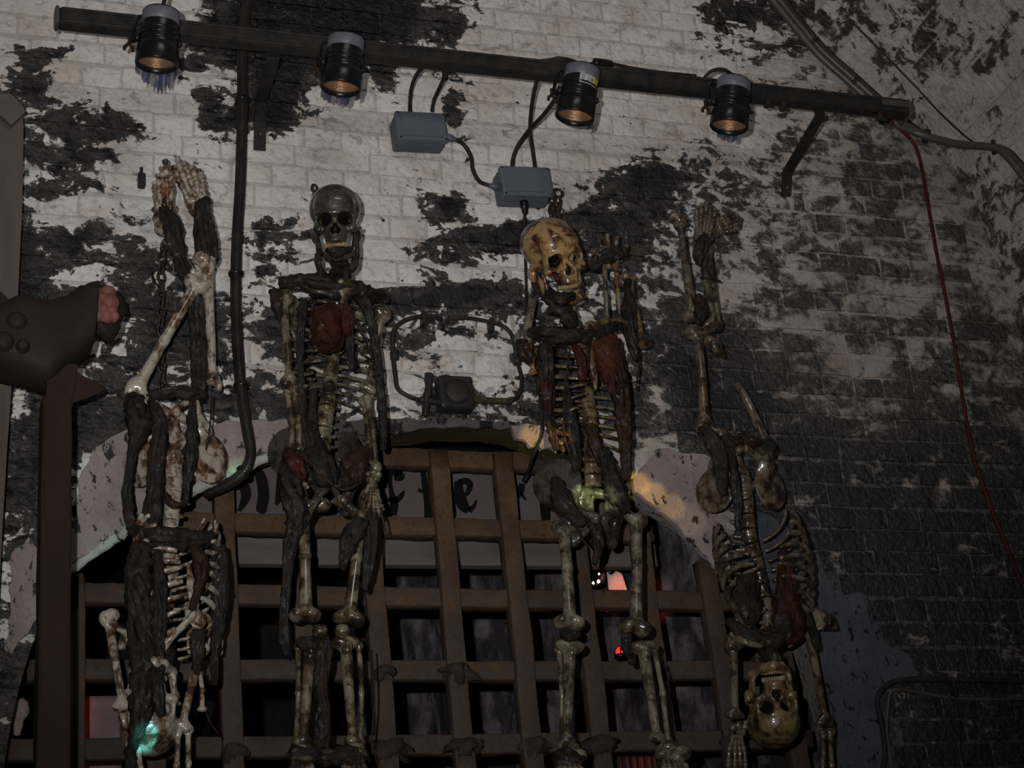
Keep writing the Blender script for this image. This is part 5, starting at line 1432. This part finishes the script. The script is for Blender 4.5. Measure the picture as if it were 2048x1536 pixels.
cable('black lead from the lower grey box straight up to the rail', [(1070, 336, -.06), (1066, 306, -.06), (1060, 268, -.09), (1062, 225, -.14), (1068, 185, -.19), (1078, 148, -.26)], .0065, group='leads of the junction boxes')
cable('thin black lead hanging from under the lower grey box past the golden skull', [(1048, 404, -.06), (1049, 430, -.06), (1050, 490, -.05), (1052, 560, -.05), (1054, 640, -.05), (1064, 700, -.05), (1074, 760, -.05), (1084, 830, -.05), (1082, 872, -.05), (1066, 912, -.04), (1058, 938, .02), (1046, 962, .10)], .0045)
g = W(1048, 408, -.06); tag(obj('cable_gland', lathe([(0, .010), (.013, .008), (.014, 0), (.014, -.012), (.010, -.016), (.009, -.030), (.005, -.036), (0, -.036)], g, (0, 0, 1), 14), M['black']), 'black cable gland screwed under the lower grey box', 'gland')
g = W(900, 276, -.055); tag(obj('cable_gland', lathe([(0, -.014), (.012, -.012), (.012, .006), (.008, .012), (.007, .020), (0, .022)], g, (.9, 0, -.2), 14), M['plastic_dk']), 'grey cable gland on the side of the higher grey box', 'gland')
g = W(990, 373, -.055); tag(obj('cable_gland', lathe([(0, -.014), (.012, -.012), (.012, .006), (.008, .012), (.007, .020), (0, .022)], g, (-.9, 0, .1), 14), M['plastic_dk']), 'grey cable gland on the side of the lower grey box', 'gland')

# the black bundle that drops from the rail and turns behind the arch
bund = [(497, -10, -.06), (486, 60, -.07), (484, 110, -.08), (485, 190, -.08), (483, 290, -.08), (480, 380, -.08), (475, 460, -.08), (472, 540, -.08), (472, 620, -.08), (476, 700, -.08), (481, 770, -.08), (491, 840, -.08), (499, 885, -.075), (501, 912, -.07), (492, 938, -.06), (470, 960, -.04), (440, 976, -.01), (410, 988, .05)]
bt = thing('cable_bundle', 'thick black cable bundle hanging straight down the wall then curling behind the arch', 'cable', W(480, 500, -.08))
for i, (ox, oy) in enumerate(((-4.5, .004), (4.5, .006), (.5, -.010))):
    obj('cable_strand', tube([W(x + ox * (1 if y < 900 else .6) , y + (ox * .8 if y > 900 else 0), d + oy) for x, y, d in bund], .0095, 9, 120, 1, .05, 30, True, None, i), M['cable' if i != 1 else 'cable_br'], bt)
for px, py, d in ((485, 200, -.08), (472, 548, -.08), (482, 772, -.08), (486, 945, -.055)):
    c = W(px, py, d)
    obj('cable_tie', lathe([(.019, -.006), (.022, -.005), (.022, .005), (.019, .006)], c, (0, 0, 1) if py < 900 else (.7, 0, .5), 14), M['black'], bt)
st = W(450, 962, -.012); obj('wall_strap', box(st, (.010, .012, .045), None, .003), M['conduit_dk'], bt, False)

# conduits along the seam with the vault
def vault_y(px, py, off):
    """depth at which the line of sight meets the vault, held off its face"""
    ys = np.linspace(0, -2., 401); P = np.array([W(px, py, y) for y in ys])
    rr = np.hypot(P[:, 0] - VC[0], P[:, 2] - VC[1])
    ok = (rr < VR - off) | (P[:, 2] < VC[1]) & (P[:, 0] < VC[0] + VR - off)
    return float(min(ys[np.argmax(ok)], -.055)) if ok.any() else -.06
def on_vault(pts, off): return [(x, y, vault_y(x, y, off)) for x, y in pts]
C1 = on_vault([(1536, -20), (1592, 48), (1640, 104), (1700, 158), (1762, 214), (1800, 246), (1838, 266), (1880, 280), (1930, 290), (1985, 294), (2010, 304), (2036, 332), (2062, 366)], .040)
ct = thing('conduit_run', 'three grey conduits strapped together along the seam between wall and vault', 'conduit', W(1762, 214, -.07))
for i, (ox, oy, r, mt) in enumerate(((-7, 3, .013, 'conduit'), (5, -3, .011, 'conduit'), (14, -8, .007, 'conduit_dk'))):
    obj('conduit', tube([W(x + ox * .75, y + oy * 1.0 + (ox * .5 if x > 1820 else 0), d) for x, y, d in C1], r, 10, 110, 1, .03, 30, True, None, i), M[mt], ct)
for px, py, ax in ((1624, 84, (.7, 0, -.7)), (1706, 164, (.7, 0, -.7)), (1800, 246, (.7, -.1, -.6)), (1850, 272, (.9, -.2, -.3)), (1985, 294, (.8, -.5, -.1))):
    d = vault_y(px, py, .040)
    obj('pipe_strap', lathe([(.021, -.007), (.025, -.006), (.025, .006), (.021, .007)], W(px + 2, py, d), ax, 16), M['conduit_dk'], ct)
cable('thin slack wire lying diagonally over the vault bricks', on_vault([(1690, 30), (1725, 65), (1760, 100), (1830, 172), (1880, 226), (1930, 272), (1956, 290)], .022), .0035, 'conduit_dk', 'wire')
cable('dull red cable dropping from the rail end down the brick wall', [(1772, 232, -.07), (1800, 258, -.05), (1828, 288, -.035), (1842, 330, -.03), (1856, 410, -.028), (1872, 500, -.027), (1892, 600, -.027), (1910, 700, -.027), (1926, 800, -.027), (1940, 880, -.027), (1958, 950, -.027), (1984, 1020, -.027), (2012, 1090, -.027), (2036, 1150, -.027), (2070, 1220, -.027)], .0058, 'cable_red')
# low cables near the corner
cable('black cable bending down beside the blue plaster, along the course above', [(2090, 1366, -.03), (2000, 1362, -.03), (1900, 1360, -.03), (1830, 1359, -.03), (1786, 1364, -.032), (1762, 1382, -.034), (1754, 1404, -.034), (1762, 1440, -.034), (1770, 1500, -.034), (1764, 1560, -.034)], .0085, 'conduit_dk')
cable('thinner grey cable just below the bending black one', [(2090, 1396, -.03), (2000, 1399, -.03), (1920, 1397, -.03), (1880, 1392, -.03), (1830, 1384, -.034), (1800, 1380, -.040), (1782, 1384, -.036), (1776, 1412, -.036), (1774, 1470, -.036), (1786, 1560, -.036)], .0055, 'conduit')
s_ = W(1906, 1376, -.03); tag(obj('cable_clip', box(s_, (.012, .03, .06), None, .003), M['conduit_dk'], None, False), 'dark clip holding both low cables to the bricks', 'clip')

# old iron conduit loop with its switch box
lt = thing('conduit_loop', 'black iron conduit bent in a broken loop on the whitewash above the gate', 'conduit', W(910, 720, -.03))
obj('pipe', tube(pw([(882, 640, -.015), (868, 633, -.03), (842, 633, -.035), (812, 640, -.035), (792, 654, -.035), (785, 674, -.035), (786, 710, -.035), (790, 746, -.035), (795, 776, -.035), (812, 790, -.035), (832, 798, -.035), (850, 802, -.03)]), .0068, 10, 90, 1, .06, 40), M['conduit_dk'], lt)
obj('pipe', tube(pw([(892, 643, -.015), (905, 636, -.03), (940, 637, -.035), (975, 643, -.035), (1005, 652, -.035), (1022, 668, -.035), (1029, 692, -.035), (1036, 728, -.035), (1043, 758, -.035), (1040, 784, -.035), (1026, 800, -.03), (1010, 808, -.015)]), .0062, 10, 90, 1, .06, 40), M['conduit_dk'], lt)
for px, py in ((789, 712), (1034, 722)):
    obj('collar', lathe([(.006, -.012), (.013, -.011), (.013, .011), (.006, .012)], W(px, py, -.035), (0, 0, 1), 14), M['conduit_dk'], lt)
for px, py in ((846, 640), (981, 652)):
    c = W(px, py, -.02); obj('clip', box(c, (.014, .034, .040), None, .004), M['conduit_dk'], lt, False)
sb = thing('switch_box', 'black square iron box with a round cover on the wall inside the conduit loop', 'box', W(908, 792, -.03))
c = W(909, 790, -.03)
obj('box_body', box(c, (.105, .055, .105), None, .010), M['conduit_dk'], sb, False)
obj('round_cover', lathe([(0, .012), (.030, .011), (.038, .006), (.040, 0), (.040, -.006)], c - Y * .028, (0, -1, 0), 28), M['steel'], sb)
tag(obj('iron_stub', join(tube(pw([(857, 748, -.05), (857, 770, -.05), (853, 800, -.04), (851, 832, -.03)]), [.012, .011, .012, .011], 9, 20, 1, .15, 40), tube(pw([(840, 800, -.035), (860, 802, -.04), (880, 806, -.04)]), .010, 9, 12, 1, .1, 40)), M['conduit_dk']), 'black iron pipe stub standing beside the square switch box', 'pipe')
tag(obj('wall_ledge', box(W(985, 802, -.012), (.12, .024, .016), None, .004), M['soffit'], None, False), 'small brown ledge strip next to the switch box', 'ledge')
c = W(283, 362, -.012); tag(obj('wall_anchor', join(box(c, (.022, .026, .046), None, .005), tube([c + Z * .02, c + Z * .045], .005, 6, 6)), M['conduit_dk'], None, False), 'small dark iron anchor block set in the whitewash near the hung feet', 'anchor')

# chains
def chain(label, px, ln, r, group=None):
    P = np.array(pw(px)); t = thing('chain', label, 'chain', P[0], group)
    seg = np.r_[0, np.cumsum(np.linalg.norm(np.diff(P, axis=0), axis=1))]; n = max(2, int(seg[-1] / (ln * .74)))
    Q = resample(P, n + 1)
    for i in range(n):
        a, b = Q[i], Q[i + 1]; z = (b - a) / np.linalg.norm(b - a); m = (a + b) / 2
        s_ = np.cross(z, Y); s_ /= np.linalg.norm(s_); d = s_ if i % 2 == 0 else np.cross(z, s_)
        d = (d * .9 + (Y if i % 2 == 0 else s_) * .35); d -= z * (d @ z); d /= np.linalg.norm(d)
        pts = [m + z * ln * .5 * math.cos(k) * 1.0 + d * ln * .30 * math.sin(k) for k in np.linspace(0, 2 * PI, 15)]
        obj('link', tube(pts, r, 7, 30, 1, .12, 60, False), M['chain'], t)
    return t
chain('long rusty chain hanging behind the upside down skeleton wrapped in rot', [(337, 480, -.10), (326, 500, -.09), (322, 560, -.09), (322, 660, -.09), (324, 780, -.09)], .036, .0036, 'skeleton chains')
chain('short rusty chain behind the mud coated skull', [(629, 372, -.05), (631, 395, -.06), (634, 425, -.08), (640, 460, -.1)], .034, .0042, 'skeleton chains')
ch3 = chain('short steel chain hooked by the lower grey box above the golden skull', [(1116, 396, -.07), (1114, 420, -.08), (1113, 450, -.10), (1112, 480, -.14)], .040, .0044, 'skeleton chains')
chain('doubled steel chain end dangling beside the hook of the lower grey box', [(1104, 398, -.07), (1103, 420, -.09), (1106, 450, -.12), (1110, 476, -.15)], .038, .0040, 'skeleton chains')
c = W(1116, 386, -.07); tag(obj('eye_bolt', join(tube([c + np.array((math.cos(k) * .014, 0, math.sin(k) * .014)) for k in np.linspace(0, 2 * PI, 15)], .0045, 7, 30, 1, 0, 1, False), tube([c + X * -.012 + Z * -.004, c + Y * .06 - X * .02], .005, 7, 8)), M['chain']), 'rusty eye bolt at the corner of the lower grey box', 'bolt')

# gallows post, beam with the split pink end, and the pale board behind
gp = thing('gallows_post', 'dark timber gallows with a bulging beam that ends in split pink wood', 'gallows', W(108, 1530, -.36))
GY = -.36
def timber(px0, px1, w0, w1, dep, seed, n=30):
    """squared post between two pixels at depth GY, widths in metres"""
    a, b = W(*px0, GY), W(*px1, GY); vs, fs = [], []
    if px0[1] > 1600: a = b + (a - b) * (b[2] / (b[2] - a[2]))          # down to the floor
    for i in range(n + 1):
        k = i / n; c = a + (b - a) * k; w = w0 + (w1 - w0) * k
        for u, v in ((-1, -1), (-.85, -1.05), (.85, -1.05), (1, -1), (1.03, 0), (1, 1), (-1, 1), (-1.03, 0)):
            q = c + X * u * w / 2 + Y * v * dep / 2
            vs.append(q + np.array((1, .6, 0)) * .004 * mnoise.noise(Vector(q) * 9 + Vector((seed, 0, 0))))
    for i in range(n):
        for k in range(8):
            k2 = (k + 1) % 8; fs.append((i * 8 + k, i * 8 + k2, (i + 1) * 8 + k2, (i + 1) * 8 + k))
    fs += [tuple(range(8))[::-1], tuple(n * 8 + k for k in range(8))]
    return vs, fs
obj('post', timber((102, 1640), (111, 808), .088, .070, .085, 3), M['timber'], gp, False)
obj('post_collar', timber((113, 830), (124, 740), .064, .075, .07, 5, 10), M['timber'], gp, False)
# beam: lofted along x with the measured upper and lower outline
top = [(-90, 640), (-40, 628), (0, 622), (40, 606), (80, 610), (120, 604), (150, 590), (176, 575), (195, 571)]
bot = [(-90, 712), (-40, 735), (0, 747), (30, 755), (60, 764), (95, 772), (128, 745), (160, 722), (184, 700)]
vs, fs = [], []; ns = 18; NB = 44
TP = resample([(x, y, 0) for x, y in top], NB); BP = resample([(x, y, 0) for x, y in bot], NB)
for i in range(NB):
    A = W(TP[i][0], TP[i][1], GY); B = W(BP[i][0], BP[i][1], GY); c = (A + B) / 2; h = (A - B) / 2
    dep = .085 * (1 - .18 * (i / NB) ** 2)
    for k in range(ns):
        a = 2 * PI * k / ns; ca, sa = math.cos(a), math.sin(a)
        sgn = lambda v: math.copysign(abs(v) ** .62, v)
        q = c + h * sgn(ca) - Y * dep * sgn(sa)
        vs.append(q + (h / np.linalg.norm(h) * ca - Y * sa) * .010 * mnoise.noise(Vector(q) * 11))
for i in range(NB - 1):
    for k in range(ns):
        k2 = (k + 1) % ns; fs.append((i * ns + k, (i + 1) * ns + k, (i + 1) * ns + k2, i * ns + k2))
fs.append(tuple(range(ns))); fs.append(tuple((NB - 1) * ns + k for k in range(ns))[::-1])
obj('beam', (vs, fs), M['timber_top'], gp)
# split end grain: separate lumps of pink wood on the end of the beam
for x, y, rx, ry in ((188, 604, 13, 26), (216, 584, 11, 8), (218, 606, 14, 13), (206, 620, 9, 9), (222, 624, 9, 9), (212, 632, 12, 9), (228, 634, 8, 7), (198, 634, 9, 6), (204, 598, 7, 8), (190, 630, 8, 7)):
    c = W(x, y, GY - .045); v2, f2 = lathe([(0, -1), (.5, -.86), (.86, -.5), (1, 0), (.86, .5), (.5, .86), (0, 1)], (0, 0, 0), (0, 0, 1), 12)
    v2 = [c + np.array((p[0] * rx / 655 * 1.28, p[1] * .022, p[2] * ry / 600 * 1.25)) * (1 + .25 * mnoise.noise(Vector(p) * 1.7 + Vector((x, y, 0)))) * 1.0 if False else c + np.array((p[0] * rx / 655 * 1.28, p[1] * .022, p[2] * ry / 600 * 1.25)) * (1 + .22 * mnoise.noise(Vector(p) * 1.6 + Vector((x * .3, y * .3, 0)))) for p in v2]
    obj('split_wood', (v2, f2), M['endgrain'], gp)
obj('beam_end', tube(pw([(178, 632, GY + .02), (196, 622, GY + .02), (216, 612, GY + .025), (240, 606, GY + .03)]), [.085, .082, .066, .035], 16, 24, .55, .14, 14), M['timber_top'], gp)
# the fin shaped brace
P1 = [(112, 738), (150, 744), (204, 768), (208, 780), (180, 794), (140, 808), (112, 812)]
vs = [W(x, y, GY - .03) for x, y in P1] + [W(x, y, GY + .05) for x, y in P1]; n = len(P1)
fs = [tuple(range(n))[::-1], tuple(range(n, 2 * n))] + [(k, (k + 1) % n, n + (k + 1) % n, n + k) for k in range(n)]
obj('brace', (vs, fs), M['timber'], gp, False)
vs = [W(x, y, GY - .032) for x, y in ((-30, 560), (0, 582), (14, 596), (32, 612), (12, 624), (-30, 632))]; vs += [v + Y * .07 for v in vs]; n = 6
obj('upper_brace', (vs, [tuple(range(n))[::-1], tuple(range(n, 2 * n))] + [(k, (k + 1) % n, n + (k + 1) % n, n + k) for k in range(n)]), M['timber'], gp, False)
for px, py, r in ((34, 640, .024), (8, 680, .024), (46, 690, .016)):
    c = W(px, py, GY - .086); obj('bolt', lathe([(0, .010), (r * .5, .012), (r * .8, .006), (r, .0), (r * 1.2, -.012)], c, (0, -1, 0), 14), M['timber_top'], gp)
bd = thing('pale_board', 'weathered pale board standing on end behind the gallows beam, capped by a pointed plate', 'board', W(8, 1500, -.15))
pts = [(-70, 205), (44, 208), (47, 260), (44, 420), (36, 590), (24, 760), (14, 900), (6, 1040), (-2, 1180), (-10, 1320), (-12, 1600), (-110, 1600)]
vs = [W(x, y, -.15) for x, y in pts]; vs[-1][2] = vs[-2][2] = 0.; vs += [v + Y * .03 for v in vs]; n = len(pts)
obj('board', (vs, [tuple(range(n))[::-1], tuple(range(n, 2 * n))] + [(k, (k + 1) % n, n + (k + 1) % n, n + k) for k in range(n)]), M['board'], bd, False)
pts = [(-60, 196), (22, 194), (47, 222), (49, 230), (22, 256), (-24, 214), (-60, 250)]
vs = [W(x, y, -.155) for x, y in pts]; vs = [v - Y * .016 for v in vs] + vs; n = len(pts)
obj('cap_plate', (vs, [tuple(range(n))[::-1], tuple(range(n, 2 * n))] + [(k, (k + 1) % n, n + (k + 1) % n, n + k) for k in range(n)]), M['sign'], bd, False)
